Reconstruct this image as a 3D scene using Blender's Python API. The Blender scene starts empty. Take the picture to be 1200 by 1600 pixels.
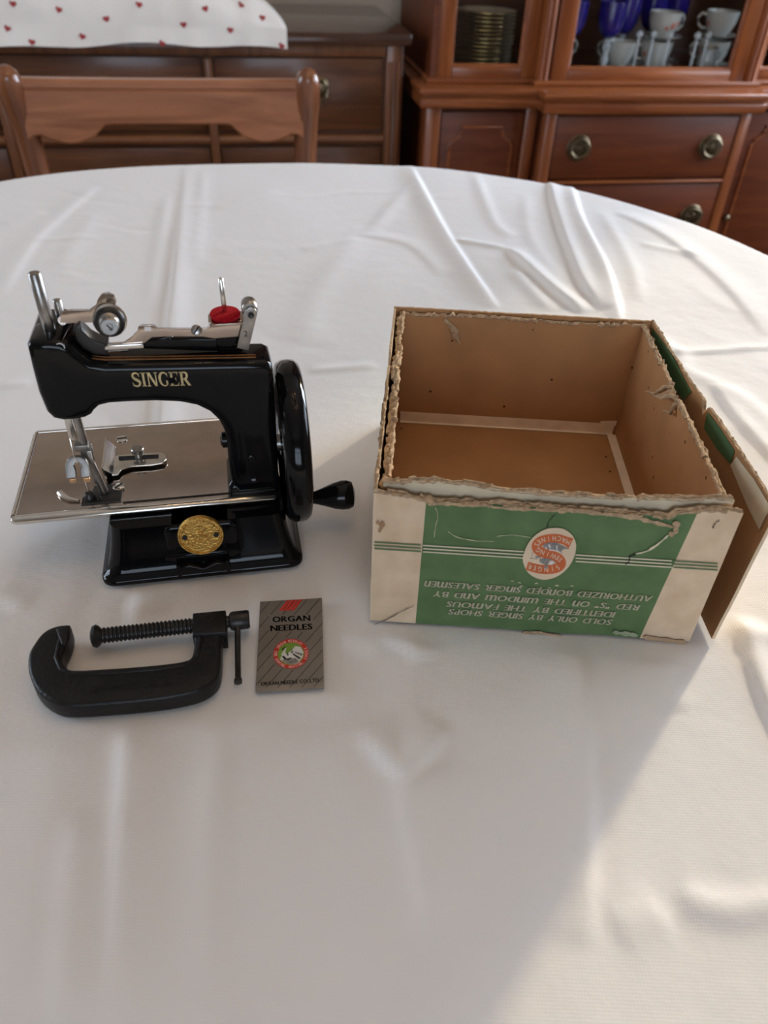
import bpy, bmesh, math, random
import numpy as np
from mathutils import Vector, Matrix, noise
random.seed(7)
sc = bpy.context.scene
col = sc.collection
PI = math.pi
T = 0.76                                    # height of the table top

# ------------------------------------------------------------------ camera
FPX, PITCH, ROLL, EYE = 1205.0, math.radians(39.0), math.radians(-2.5), 0.31
_c, _s = math.cos(PITCH), math.sin(PITCH); _cr, _sr = math.cos(ROLL), math.sin(ROLL)
CAM = Vector((0, 0, T + EYE))
_F = Vector((0, _c, -_s)); _U = Vector((0, _s, _c)); _X = Vector((1, 0, 0))
CR = _X * _cr - _U * _sr; CU = _X * _sr + _U * _cr
cam_d = bpy.data.cameras.new('camera'); cam = bpy.data.objects.new('camera', cam_d); col.objects.link(cam)
cam.matrix_world = Matrix(((CR.x, CU.x, -_F.x, CAM.x), (CR.y, CU.y, -_F.y, CAM.y), (CR.z, CU.z, -_F.z, CAM.z), (0, 0, 0, 1)))
cam_d.sensor_fit = 'VERTICAL'; cam_d.sensor_height = 36.0; cam_d.lens = FPX / 1600 * 36
cam_d.clip_start = 0.01
cam_d.dof.use_dof = True; cam_d.dof.focus_distance = 0.46; cam_d.dof.aperture_fstop = cam_d.lens / 2.9
sc.camera = cam

# ------------------------------------------------------------------ the room's axes (turned against the camera)
TH = math.radians(11)
FU = Vector((math.cos(TH), math.sin(TH), 0)); FV = Vector((-math.sin(TH), math.cos(TH), 0))
def rf(X, Y, z=0.0): return FU * X + FV * Y + Vector((0, 0, z))

# ------------------------------------------------------------------ light
wd = bpy.data.worlds.new('world'); sc.world = wd; wd.use_nodes = True
wd.node_tree.nodes['Background'].inputs['Color'].default_value = (0.80, 0.88, 1.0, 1)
wd.node_tree.nodes['Background'].inputs['Strength'].default_value = 1.0
SUN_AZ = math.radians(-126); SUN_EL = math.radians(15)
sun_dir = Vector((math.cos(SUN_AZ) * math.cos(SUN_EL), math.sin(SUN_AZ) * math.cos(SUN_EL), -math.sin(SUN_EL)))
sd = bpy.data.lights.new('sun', 'SUN'); sd.energy = 2.9; sd.angle = math.radians(3.2); sd.color = (1.0, 0.80, 0.50)
so = bpy.data.objects.new('sun', sd); col.objects.link(so); so.rotation_euler = sun_dir.to_track_quat('-Z', 'Y').to_euler()
so.location = (3, 3, 3)
RX0, RX1, RY0, RY1, RH = -2.3, 1.85, -2.4, 2.34, 2.5       # room shell in room axes
WIN = [(1.42, 2.26, 0.66, 1.80), (0.40, 1.30, 0.74, 1.70)]   # openings in the right wall: Y0, Y1, z0, z1
WINB = (-1.0, 0.6, 0.85, 2.1)
WINL = (0.55, 1.75, 0.80, 1.95)                              # unseen left-wall opening, added to brighten the cloth's far left: Y0, Y1, z0, z1
#                               # unseen opening behind the camera, added to fill the box front: X0, X1, z0, z1
def window_light(name, centre, normal, w, h, power, color):
    d = bpy.data.lights.new(name, 'AREA'); d.shape = 'RECTANGLE'; d.size = w; d.size_y = h; d.energy = power; d.color = color
    o = bpy.data.objects.new(name, d); col.objects.link(o); o.location = centre
    o.rotation_euler = normal.to_track_quat('-Z', 'Z').to_euler()
    return o
for k, (y0, y1, z0, z1) in enumerate(WIN):
    window_light('daylight', rf(RX1 + 0.16, (y0 + y1) / 2, (z0 + z1) / 2), -FU, y1 - y0, z1 - z0, (88, 20)[k], (0.72, 0.83, 1.0))
window_light('daylight', rf((WINB[0] + WINB[1]) / 2, RY0 - 0.16, (WINB[2] + WINB[3]) / 2), FV, WINB[1] - WINB[0], WINB[3] - WINB[2], 30, (0.70, 0.82, 1.0))  # added fill lamp in the unseen window behind the camera
window_light('daylight', rf(RX0 - 0.16, (WINL[0] + WINL[1]) / 2, (WINL[2] + WINL[3]) / 2), FU, WINL[1] - WINL[0], WINL[3] - WINL[2], 36, (0.72, 0.83, 1.0))  # added lamp in an unseen left window, lifts the far left cloth
sc.view_settings.view_transform = 'Standard'; sc.view_settings.look = 'None'
sc.view_settings.gamma = 1.0; sc.view_settings.use_curve_mapping = False
sc.view_settings.exposure = 0.14

# ------------------------------------------------------------------ helpers
def pix(u, v, o, n):
    """the point where the photograph's pixel meets a real plane"""
    d = _F + CR * ((u - 600) / FPX) - CU * ((v - 800) / FPX)
    o = Vector(o); n = Vector(n)
    return CAM + d * ((o - CAM).dot(n) / d.dot(n))
def pixz(u, v, z): return pix(u, v, (0, 0, z), (0, 0, 1))

def empty(name, loc, rz=0.0):
    o = bpy.data.objects.new(name, None); col.objects.link(o); o.location = loc; o.rotation_euler = (0, 0, rz)
    o.empty_display_size = 0.02
    return o
def tag(o, label=None, cat=None, group=None, kind=None):
    if label: o['label'] = label
    if cat: o['category'] = cat
    if group: o['group'] = group
    if kind: o['kind'] = kind
    return o

class MB:
    """collects shapes into one mesh"""
    def __init__(s): s.v = []; s.f = []
    def raw(s, verts, faces):
        n = len(s.v); s.v += [tuple(p) for p in verts]; s.f += [tuple(i + n for i in q) for q in faces]; return s
    def bm(s, b, M=None):
        b.verts.ensure_lookup_table(); b.verts.index_update()
        s.raw([(M @ w.co) if M else w.co for w in b.verts], [[w.index for w in q.verts] for q in b.faces]); b.free(); return s
    def box(s, c, d, bev=0.0, seg=2, M=None):
        b = bmesh.new(); bmesh.ops.create_cube(b, size=1)
        for w in b.verts: w.co = Vector((w.co.x * d[0], w.co.y * d[1], w.co.z * d[2]))
        if bev > 0: bmesh.ops.bevel(b, geom=list(b.edges), offset=min(bev, min(d) * 0.49), segments=seg, profile=0.5, affect='EDGES')
        for w in b.verts: w.co += Vector(c)
        return s.bm(b, M)
    def prism(s, poly, lo, hi, fn, bev=0.0, seg=3):
        """poly in 2-D, extruded from lo to hi; fn(p, q, t) -> point"""
        b = bmesh.new(); n = len(poly)
        A = [b.verts.new(Vector((p[0], p[1], lo))) for p in poly]; B = [b.verts.new(Vector((p[0], p[1], hi))) for p in poly]
        b.faces.new(A[::-1]); b.faces.new(B)
        for i in range(n): b.faces.new((A[i], A[(i + 1) % n], B[(i + 1) % n], B[i]))
        bmesh.ops.recalc_face_normals(b, faces=list(b.faces))
        if bev > 0:
            ed = [e for e in b.edges if abs(e.verts[0].co.z - e.verts[1].co.z) < 1e-9]
            bmesh.ops.bevel(b, geom=ed, offset=bev, segments=seg, profile=0.5, affect='EDGES', clamp_overlap=True)
        bmesh.ops.triangulate(b, faces=[q for q in b.faces if len(q.verts) > 4])
        for w in b.verts: w.co = Vector(fn(w.co.x, w.co.y, w.co.z))
        bmesh.ops.recalc_face_normals(b, faces=list(b.faces))
        return s.bm(b)
    def rings(s, rings, cap=True, closed=True):
        n = len(s.v); m = len(rings[0])
        for r in rings: s.v += [tuple(p) for p in r]
        for i in range(len(rings) - 1):
            for j in range(m if closed else m - 1):
                a = n + i * m + j; b = n + i * m + (j + 1) % m
                s.f.append((a, b, b + m, a + m))
        if cap and closed:
            s.f.append(tuple(n + j for j in range(m))[::-1]); s.f.append(tuple(n + (len(rings) - 1) * m + j for j in range(m)))
        return s
    def lathe(s, prof, o=(0, 0, 0), axis=(0, 0, 1), seg=32, cap=True):
        """prof: (radius, height) pairs"""
        o = Vector(o); ax = Vector(axis).normalized(); q = Vector((0, 0, 1)).rotation_difference(ax)
        R = []
        for r, h in prof:
            R.append([o + q @ Vector((r * math.cos(2 * PI * k / seg), r * math.sin(2 * PI * k / seg), h)) for k in range(seg)])
        return s.rings(R, cap)
    def cyl(s, a, b, r, r2=None, seg=20, bev=0.0):
        a = Vector(a); b = Vector(b); L = (b - a).length; r2 = r if r2 is None else r2
        if bev: return s.lathe([(r - bev, 0), (r, bev), (r2, L - bev), (r2 - bev, L)], a, b - a, seg)
        return s.lathe([(r, 0), (r2, L)], a, b - a, seg)
    def tube(s, pts, rad, seg=10):
        pts = [Vector(p) for p in pts]; R = []
        up = Vector((0.31, 0.17, 0.93))
        for i, p in enumerate(pts):
            t = (pts[min(i + 1, len(pts) - 1)] - pts[max(i - 1, 0)]).normalized()
            x = t.cross(up); x = x.normalized() if x.length > 1e-4 else t.orthogonal().normalized(); y = t.cross(x)
            r = rad[i] if isinstance(rad, (list, tuple)) else rad
            R.append([p + x * (r * math.cos(2 * PI * k / seg)) + y * (r * math.sin(2 * PI * k / seg)) for k in range(seg)])
        return s.rings(R)
    def ball(s, c, r, seg=16, sz=1.0):
        n = seg // 2
        return s.lathe([(max(1e-5, r * math.sin(PI * k / n)), -r * sz * math.cos(PI * k / n)) for k in range(n + 1)], c, (0, 0, 1), seg)
    def build(s, name, mat, parent=None, smooth=40, fix=True, share=None):
        me = bpy.data.meshes.new(name); me.from_pydata(s.v, [], s.f); me.update()
        if fix:
            b = bmesh.new(); b.from_mesh(me); bmesh.ops.recalc_face_normals(b, faces=list(b.faces)); b.to_mesh(me); b.free()
        if smooth:
            for p in me.polygons: p.use_smooth = True
            me.set_sharp_from_angle(angle=math.radians(smooth))
        if isinstance(mat, (list, tuple)):
            for q in mat: me.materials.append(q)
        else: me.materials.append(mat)
        o = bpy.data.objects.new(name, me); col.objects.link(o)
        if parent is not None: o.parent = parent
        return o

def copy_tree(o, parent=None):
    c = o.copy(); col.objects.link(c); c.parent = parent
    for ch in [x for x in bpy.data.objects if x.parent == o]: copy_tree(ch, c)
    return c

# ------------------------------------------------------------------ materials
def nt(name):
    m = bpy.data.materials.new(name); m.use_nodes = True
    return m, m.node_tree.nodes, m.node_tree.links, m.node_tree.nodes['Principled BSDF']
def plain(name, c, rough=0.5, metal=0.0, coat=0.0, var=0.0, scale=60, bump=0.0, bscale=300, spec=0.5, emit=None, es=0):
    m, N, L, P = nt(name)
    P.inputs['Base Color'].default_value = (*c, 1); P.inputs['Roughness'].default_value = rough; P.inputs['Metallic'].default_value = metal
    P.inputs['Coat Weight'].default_value = coat; P.inputs['Coat Roughness'].default_value = 0.05
    P.inputs['Specular IOR Level'].default_value = spec
    tc = N.new('ShaderNodeTexCoord')
    if var > 0:
        n = N.new('ShaderNodeTexNoise'); n.inputs['Scale'].default_value = scale; n.inputs['Detail'].default_value = 6
        L.new(tc.outputs['Object'], n.inputs['Vector'])
        r = N.new('ShaderNodeValToRGB'); r.color_ramp.elements[0].position = 0.3; r.color_ramp.elements[1].position = 0.7
        r.color_ramp.elements[0].color = (*[x * (1 - var) for x in c], 1); r.color_ramp.elements[1].color = (*[min(1, x * (1 + var)) for x in c], 1)
        L.new(n.outputs['Fac'], r.inputs['Fac']); L.new(r.outputs['Color'], P.inputs['Base Color'])
    if bump > 0:
        n2 = N.new('ShaderNodeTexNoise'); n2.inputs['Scale'].default_value = bscale; n2.inputs['Detail'].default_value = 4
        L.new(tc.outputs['Object'], n2.inputs['Vector'])
        b = N.new('ShaderNodeBump'); b.inputs['Strength'].default_value = bump; b.inputs['Distance'].default_value = 0.001
        L.new(n2.outputs['Fac'], b.inputs['Height']); L.new(b.outputs['Normal'], P.inputs['Normal'])
    if emit: P.inputs['Emission Color'].default_value = (*emit, 1); P.inputs['Emission Strength'].default_value = es
    return m
def wood(name, dark, light, stretch=(1.2, 14, 14), rough=0.32, coat=0.25):
    m, N, L, P = nt(name)
    tc = N.new('ShaderNodeTexCoord'); mp = N.new('ShaderNodeMapping'); mp.inputs['Scale'].default_value = stretch
    L.new(tc.outputs['Object'], mp.inputs['Vector'])
    n = N.new('ShaderNodeTexNoise'); n.inputs['Scale'].default_value = 3.0; n.inputs['Detail'].default_value = 8; n.inputs['Distortion'].default_value = 1.2
    L.new(mp.outputs['Vector'], n.inputs['Vector'])
    r = N.new('ShaderNodeValToRGB'); r.color_ramp.elements[0].position = 0.32; r.color_ramp.elements[1].position = 0.72
    r.color_ramp.elements[0].color = (*dark, 1); r.color_ramp.elements[1].color = (*light, 1)
    L.new(n.outputs['Fac'], r.inputs['Fac']); L.new(r.outputs['Color'], P.inputs['Base Color'])
    P.inputs['Roughness'].default_value = rough; P.inputs['Coat Weight'].default_value = coat; P.inputs['Coat Roughness'].default_value = 0.15; P.inputs['Specular IOR Level'].default_value = 0.35
    return m
def glass(name, tint, refl=0.12, tr=(1, 1, 1)):
    m = bpy.data.materials.new(name); m.use_nodes = True; N = m.node_tree.nodes; L = m.node_tree.links; N.clear()
    out = N.new('ShaderNodeOutputMaterial'); a = N.new('ShaderNodeBsdfTransparent'); a.inputs['Color'].default_value = (*tint, 1)
    g = N.new('ShaderNodeBsdfGlossy'); g.inputs['Roughness'].default_value = 0.03; g.inputs['Color'].default_value = (1, 1, 1, 1)
    w = N.new('ShaderNodeLayerWeight'); w.inputs['Blend'].default_value = refl
    x = N.new('ShaderNodeMixShader'); L.new(w.outputs['Facing'], x.inputs['Fac']) if refl > 0.3 else L.new(w.outputs['Fresnel'], x.inputs['Fac'])
    L.new(a.outputs[0], x.inputs[1]); L.new(g.outputs[0], x.inputs[2]); L.new(x.outputs[0], out.inputs['Surface'])
    return m
def cloth_mat(name, c):
    m, N, L, P = nt(name)
    P.inputs['Base Color'].default_value = (*c, 1); P.inputs['Roughness'].default_value = 0.85; P.inputs['Sheen Weight'].default_value = 0.1
    P.inputs['Specular IOR Level'].default_value = 0.25
    tc = N.new('ShaderNodeTexCoord')
    hs = []
    for ax, sc_ in (('X', 1500), ('Y', 1500)):
        w = N.new('ShaderNodeTexWave'); w.bands_direction = ax; w.inputs['Scale'].default_value = sc_ / 6.0; w.inputs['Distortion'].default_value = 1.5; w.inputs['Detail'].default_value = 2
        L.new(tc.outputs['Object'], w.inputs['Vector']); hs.append(w)
    ad = N.new('ShaderNodeMath'); ad.operation = 'ADD'; L.new(hs[0].outputs['Fac'], ad.inputs[0]); L.new(hs[1].outputs['Fac'], ad.inputs[1])
    n = N.new('ShaderNodeTexNoise'); n.inputs['Scale'].default_value = 45; n.inputs['Detail'].default_value = 8; L.new(tc.outputs['Object'], n.inputs['Vector'])
    b1 = N.new('ShaderNodeBump'); b1.inputs['Strength'].default_value = 0.10; b1.inputs['Distance'].default_value = 0.0004; L.new(ad.outputs[0], b1.inputs['Height'])
    b2 = N.new('ShaderNodeBump'); b2.inputs['Strength'].default_value = 0.25; b2.inputs['Distance'].default_value = 0.003; L.new(n.outputs['Fac'], b2.inputs['Height'])
    L.new(b1.outputs['Normal'], b2.inputs['Normal']); L.new(b2.outputs['Normal'], P.inputs['Normal'])
    return m

M_cloth = cloth_mat('white_cotton', (0.80, 0.775, 0.75))
M_runner = cloth_mat('printed_cotton', (0.82, 0.78, 0.73))
M_wall = plain('wall_paint', (0.44, 0.37, 0.29), 0.7, var=0.03, scale=4, bump=0.05)
M_ceil = plain('ceiling_paint', (0.48, 0.43, 0.37), 0.8, var=0.02, scale=4)
M_white = plain('white_trim_paint', (0.78, 0.77, 0.74), 0.4, var=0.02)
M_floor = wood('floor_boards', (0.10, 0.05, 0.025), (0.20, 0.11, 0.055), (1, 9, 9))
M_cab = wood('cherry_wood', (0.085, 0.017, 0.0042), (0.140, 0.033, 0.0085), rough=.42, coat=.0)
M_cabf = wood('cherry_frame_wood', (0.15, 0.036, 0.009), (0.28, 0.085, 0.024))
M_cabv = wood('cherry_wood_upright', (0.15, 0.036, 0.009), (0.28, 0.085, 0.024), (14, 14, 1.2))
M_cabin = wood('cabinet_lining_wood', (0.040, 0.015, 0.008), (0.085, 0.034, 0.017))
M_side = wood('walnut_wood', (0.075, 0.026, 0.010), (0.15, 0.055, 0.021))
M_sidel = wood('walnut_moulding_wood', (0.13, 0.045, 0.017), (0.22, 0.085, 0.033))
M_sidev = wood('walnut_wood_upright', (0.10, 0.034, 0.013), (0.20, 0.075, 0.028), (14, 14, 1.2))
M_sidet = wood('walnut_top_wood', (0.045, 0.020, 0.014), (0.075, 0.034, 0.022), (1.2, 14, 14), 0.16, 1.0)
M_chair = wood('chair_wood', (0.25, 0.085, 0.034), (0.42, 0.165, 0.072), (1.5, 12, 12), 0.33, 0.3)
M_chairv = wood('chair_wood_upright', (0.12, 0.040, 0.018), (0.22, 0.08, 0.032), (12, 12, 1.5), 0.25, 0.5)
M_seat = plain('seat_fabric', (0.45, 0.38, 0.28), 0.9, var=0.1, scale=90, bump=0.3)
M_brass = plain('aged_brass', (0.15, 0.115, 0.07), 0.38, 1.0, var=0.3, scale=80)
M_pane = glass('window_glass', (0.97, 0.98, 0.98), 0.06)
def cut_glass():
    m, N, L, P = nt('clear_crystal')
    P.inputs['Base Color'].default_value = (.75, .80, .84, 1); P.inputs['Roughness'].default_value = .06; P.inputs['Coat Weight'].default_value = .8
    tr = N.new('ShaderNodeBsdfTransparent'); tr.inputs['Color'].default_value = (.93, .95, .97, 1); x = N.new('ShaderNodeMixShader'); x.inputs['Fac'].default_value = .5
    n = N.new('ShaderNodeTexVoronoi'); n.inputs['Scale'].default_value = 160; tc = N.new('ShaderNodeTexCoord'); L.new(tc.outputs['Object'], n.inputs['Vector'])
    b = N.new('ShaderNodeBump'); b.inputs['Strength'].default_value = .6; b.inputs['Distance'].default_value = .002; L.new(n.outputs['Distance'], b.inputs['Height']); L.new(b.outputs['Normal'], P.inputs['Normal'])
    L.new(tr.outputs[0], x.inputs[1]); L.new(P.outputs[0], x.inputs[2]); L.new(x.outputs[0], N['Material Output'].inputs['Surface'])
    return m
M_crystal = cut_glass()
M_cobalt = plain('cobalt_glass', (0.016, 0.011, 0.17), 0.10, coat=0.8, var=0.4, scale=150, bump=0.5, bscale=250)
M_china = plain('porcelain', (0.46, 0.46, 0.43), 0.2, coat=0.4)
M_plate = plain('gilt_porcelain', (0.52, 0.47, 0.36), 0.3, 0.0, coat=0.3, var=0.2, scale=30)
M_gilt = plain('gilt_edge', (0.55, 0.42, 0.18), 0.25, 1.0, var=0.1)
M_flower = plain('flower_print', (0.45, 0.16, 0.12), 0.4, var=0.2)
M_ruby = plain('ruby_glass', (0.20, 0.015, 0.02), 0.15, coat=0.5)
M_japan = plain('black_japan_paint', (0.0035, 0.0035, 0.004), 0.09, coat=0.0, spec=0.22, var=0.2, scale=40)
M_nickel = plain('nickel_plate', (0.50, 0.42, 0.365), 0.14, 1.0, var=0.10, scale=55, bump=0.03, bscale=500)
M_bright = plain('bright_nickel', (0.72, 0.69, 0.64), 0.20, 1.0, var=0.08, scale=90)
M_steel = plain('worn_steel', (0.36, 0.34, 0.32), 0.32, 1.0, var=0.25, scale=160, bump=0.1)
M_matte = plain('satin_nickel', (0.25, 0.235, 0.215), 0.45, 1.0, var=0.12, scale=120)
M_dark = plain('dark_steel', (0.035, 0.033, 0.031), 0.38, 0.6, var=0.3, scale=120, bump=0.1)
M_felt = plain('red_felt', (0.33, 0.006, 0.012), 0.95, var=0.25, scale=900, bump=0.6, bscale=1500, spec=0.1)
M_gold = plain('gold_transfer', (0.58, 0.46, 0.24), 0.45, 0.3, var=0.25, scale=300)
M_pin = plain('copper_pinstripe', (0.32, 0.13, 0.035), 0.4, 0.3, var=0.3, scale=200)
M_medal = plain('stamped_brass', (0.62, 0.36, 0.09), 0.36, 0.85, var=0.22, scale=420, bump=0.9, bscale=650)
M_iron = plain('black_cast_iron', (0.0065, 0.006, 0.006), 0.40, 0.0, var=0.35, scale=70, bump=0.35, bscale=420, spec=0.28)
M_board = plain('brown_chipboard', (0.44, 0.235, 0.105), 0.85, var=0.10, scale=30, bump=0.12, bscale=900, spec=0.15)
def specks(m):
    N = m.node_tree.nodes; L = m.node_tree.links; P = N['Principled BSDF']; src = P.inputs['Base Color'].links[0].from_socket
    tc = N.new('ShaderNodeTexCoord'); v = N.new('ShaderNodeTexVoronoi'); v.inputs['Scale'].default_value = 95; L.new(tc.outputs['Object'], v.inputs['Vector'])
    a = N.new('ShaderNodeMath'); a.operation = 'LESS_THAN'; a.inputs[1].default_value = .09; L.new(v.outputs['Distance'], a.inputs[0])
    sp = N.new('ShaderNodeSeparateColor'); L.new(v.outputs['Color'], sp.inputs[0]); b = N.new('ShaderNodeMath'); b.operation = 'GREATER_THAN'; b.inputs[1].default_value = .72; L.new(sp.outputs[0], b.inputs[0])
    c = N.new('ShaderNodeMath'); c.operation = 'MULTIPLY'; L.new(a.outputs[0], c.inputs[0]); L.new(b.outputs[0], c.inputs[1])
    x = N.new('ShaderNodeMix'); x.data_type = 'RGBA'; L.new(c.outputs[0], x.inputs['Factor']); L.new(src, x.inputs['A']); x.inputs['B'].default_value = (.08, .035, .014, 1); L.new(x.outputs['Result'], P.inputs['Base Color'])
specks(M_board)
M_fray = plain('torn_board_fibre', (0.47, 0.33, 0.205), 0.95, var=0.30, scale=420, bump=0.9, bscale=1200, spec=0.1)
M_tape = plain('gummed_paper_tape', (0.92, 0.80, 0.64), 0.7, var=0.08, scale=80, spec=0.2)
M_sage = plain('faded_sage_paper', (0.66, 0.56, 0.40), 0.7, var=0.12, scale=60, spec=0.2)
M_cream = plain('cream_print', (0.68, 0.53, 0.37), 0.7, var=0.06, scale=70, spec=0.2)
M_ink = plain('cream_lettering', (0.68, 0.60, 0.44), 0.7, var=0.06, scale=150, spec=0.2)
M_green = plain('green_print', (0.085, 0.17, 0.075), 0.55, var=0.10, scale=60, spec=0.3)
M_orange = plain('orange_print', (0.55, 0.13, 0.045), 0.6, var=0.08, scale=150, spec=0.2)
M_black = plain('black_print', (0.025, 0.022, 0.02), 0.6, var=0.2, scale=150, spec=0.2)
M_packet = plain('silver_grey_packet', (0.215, 0.185, 0.150), 0.42, 0.25, var=0.05, scale=60)
M_redp = plain('red_print', (0.55, 0.035, 0.02), 0.5, var=0.05)
M_rose = plain('pale_rose_print', (0.92, 0.72, 0.62), 0.5, var=0.05)
M_lime = plain('lime_print', (0.17, 0.30, 0.03), 0.5, var=0.05)
M_paper = plain('white_print', (0.66, 0.63, 0.58), 0.5, var=0.08, scale=300)
M_grey = plain('grey_print', (0.22, 0.20, 0.19), 0.5, var=0.2, scale=500)
M_heart = plain('red_heart_print', (0.34, 0.03, 0.03), 0.8, var=0.1)
M_bulb = plain('lit_bulb', (1, 0.8, 0.5), 0.3, emit=(1.0, 0.62, 0.30), es=190)
M_curt = plain('linen_curtain', (0.55, 0.52, 0.47), 0.9, var=0.05)

def print_board():
    """outer paper of the carton: cream with a green block and foxing; X runs along the front"""
    m, N, L, P = nt('printed_carton_paper')
    tc = N.new('ShaderNodeTexCoord'); sp = N.new('ShaderNodeSeparateXYZ'); L.new(tc.outputs['Object'], sp.inputs[0])
    def gt(sock, t, op='GREATER_THAN'):
        a = N.new('ShaderNodeMath'); a.operation = op; L.new(sock, a.inputs[0]); a.inputs[1].default_value = t; return a.outputs[0]
    n = N.new('ShaderNodeTexNoise'); n.inputs['Scale'].default_value = 75; n.inputs['Detail'].default_value = 7; L.new(tc.outputs['Object'], n.inputs['Vector'])
    c1 = N.new('ShaderNodeValToRGB'); c1.color_ramp.elements[0].position = .3; c1.color_ramp.elements[1].position = .72
    c1.color_ramp.elements[0].color = (.60, .435, .285, 1); c1.color_ramp.elements[1].color = (.74, .575, .405, 1); L.new(n.outputs['Fac'], c1.inputs['Fac'])
    c2 = N.new('ShaderNodeValToRGB'); c2.color_ramp.elements[0].position = .3; c2.color_ramp.elements[1].position = .75
    c2.color_ramp.elements[0].color = (.085, .150, .058, 1); c2.color_ramp.elements[1].color = (.125, .200, .083, 1); L.new(n.outputs['Fac'], c2.inputs['Fac'])
    mul = N.new('ShaderNodeMath'); mul.operation = 'MULTIPLY'
    sl_ = N.new('ShaderNodeMath'); sl_.operation = 'MULTIPLY_ADD'; L.new(sp.outputs['Z'], sl_.inputs[0]); sl_.inputs[1].default_value = -.066; L.new(sp.outputs['X'], sl_.inputs[2])
    L.new(gt(sp.outputs['X'], 0.0249), mul.inputs[0]); L.new(gt(sl_.outputs[0], 0.1458, 'LESS_THAN'), mul.inputs[1])
    x = N.new('ShaderNodeMix'); x.data_type = 'RGBA'; L.new(mul.outputs[0], x.inputs['Factor']); L.new(c1.outputs['Color'], x.inputs['A']); L.new(c2.outputs['Color'], x.inputs['B'])
    # scuffs: pale flecks
    n2 = N.new('ShaderNodeTexNoise'); n2.inputs['Scale'].default_value = 38; n2.inputs['Detail'].default_value = 10; n2.inputs['Roughness'].default_value = .75; L.new(tc.outputs['Object'], n2.inputs['Vector'])
    r2 = N.new('ShaderNodeValToRGB'); r2.color_ramp.elements[0].position = .70; r2.color_ramp.elements[1].position = .76; L.new(n2.outputs['Fac'], r2.inputs['Fac'])
    y = N.new('ShaderNodeMix'); y.data_type = 'RGBA'; L.new(r2.outputs['Color'], y.inputs['Factor']); L.new(x.outputs['Result'], y.inputs['A']); y.inputs['B'].default_value = (.62, .50, .36, 1)
    L.new(y.outputs['Result'], P.inputs['Base Color'])
    P.inputs['Roughness'].default_value = .6; P.inputs['Specular IOR Level'].default_value = .25
    b = N.new('ShaderNodeBump'); b.inputs['Strength'].default_value = .15; b.inputs['Distance'].default_value = .001; L.new(n.outputs['Fac'], b.inputs['Height']); L.new(b.outputs['Normal'], P.inputs['Normal'])
    return m
M_print = print_board()

# ------------------------------------------------------------------ lettering
_glyph = {}
def glyph(ch):
    """outline mesh of one character (built-in font), cap height 1"""
    if ch not in _glyph:
        cu = bpy.data.curves.new('glyph', 'FONT'); cu.body = ch; cu.size = 1.0; cu.resolution_u = 3
        ob = bpy.data.objects.new('glyph', cu); col.objects.link(ob)
        dg = bpy.context.evaluated_depsgraph_get(); dg.update()
        me = bpy.data.meshes.new_from_object(ob.evaluated_get(dg))
        V = [(p.co.x, p.co.y) for p in me.vertices]; Fc = [tuple(p.vertices) for p in me.polygons]
        bpy.data.objects.remove(ob); bpy.data.meshes.remove(me); bpy.data.curves.remove(cu)
        _glyph[ch] = (V, Fc)
    return _glyph[ch]
def word(text, fn, cap=1.0, gap=0.12, space=0.45, slant=0.0, round_caps=False, fit=None, weight=0.0):
    """lay characters on a baseline; fn(x, y) -> point. x is scaled so the line ends at fit"""
    mb = MB(); x = 0.0; items = []
    for ch in text:
        if ch == ' ': x += space; continue
        src, flip = ch, False
        if round_caps:
            if ch == 'N': src = 'n'
            if ch == 'M': src = 'm'
            if ch == 'W': src, flip = 'm', True
        V, Fc = glyph(src)
        xs = [v[0] for v in V]; ys = [v[1] for v in V]; x0 = min(xs); w = max(xs) - x0
        capref = 0.7
        ky = 1.0 / capref; kx = ky
        if src in 'nm': ky = 1.0 / max(ys); kx = ky * 0.86
        P = [((v[0] - x0) * kx, v[1] * ky) for v in V]; W = w * kx
        if flip: P = [(W - a, 1 - b) for a, b in P]
        items.append((x, P, Fc)); x += W + gap
    tot = x - gap; k = (fit / tot) if fit else cap
    for dx in ([0.0] if weight == 0 else [-weight, 0.0, weight]):
        for x0, P, Fc in items:
            mb.raw([fn((x0 + a + dx + slant * b) * k, b * cap) for a, b in P], Fc)
    return mb
def stroke(pts, widths, closed=False):
    """flat ribbon outline along a 2-D polyline -> (verts, faces)"""
    n = len(pts); V = []; Fc = []
    for i, p in enumerate(pts):
        a = pts[(i - 1) % n] if (closed or i > 0) else p; b = pts[(i + 1) % n] if (closed or i < n - 1) else p
        dx, dy = b[0] - a[0], b[1] - a[1]; l = math.hypot(dx, dy) or 1; nx, ny = -dy / l, dx / l
        w = (widths[i] if isinstance(widths, (list, tuple)) else widths) / 2
        V += [(p[0] + nx * w, p[1] + ny * w), (p[0] - nx * w, p[1] - ny * w)]
    for i in range(n if closed else n - 1):
        j = (i + 1) % n; Fc.append((2 * i, 2 * i + 1, 2 * j + 1, 2 * j))
    return V, Fc
def flat(mb, VF, fn):
    mb.raw([fn(*p) for p in VF[0]], VF[1])
def spline(pts, m=6):
    out = []
    for i in range(len(pts) - 1):
        p0 = pts[max(i - 1, 0)]; p1 = pts[i]; p2 = pts[i + 1]; p3 = pts[min(i + 2, len(pts) - 1)]
        for k in range(m):
            t = k / m
            out.append(tuple(0.5 * (2 * b + (c - a) * t + (2 * a - 5 * b + 4 * c - d) * t * t + (3 * b - a - 3 * c + d) * t ** 3) for a, b, c, d in zip(p0, p1, p2, p3)))
    out.append(tuple(pts[-1])); return out

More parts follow.
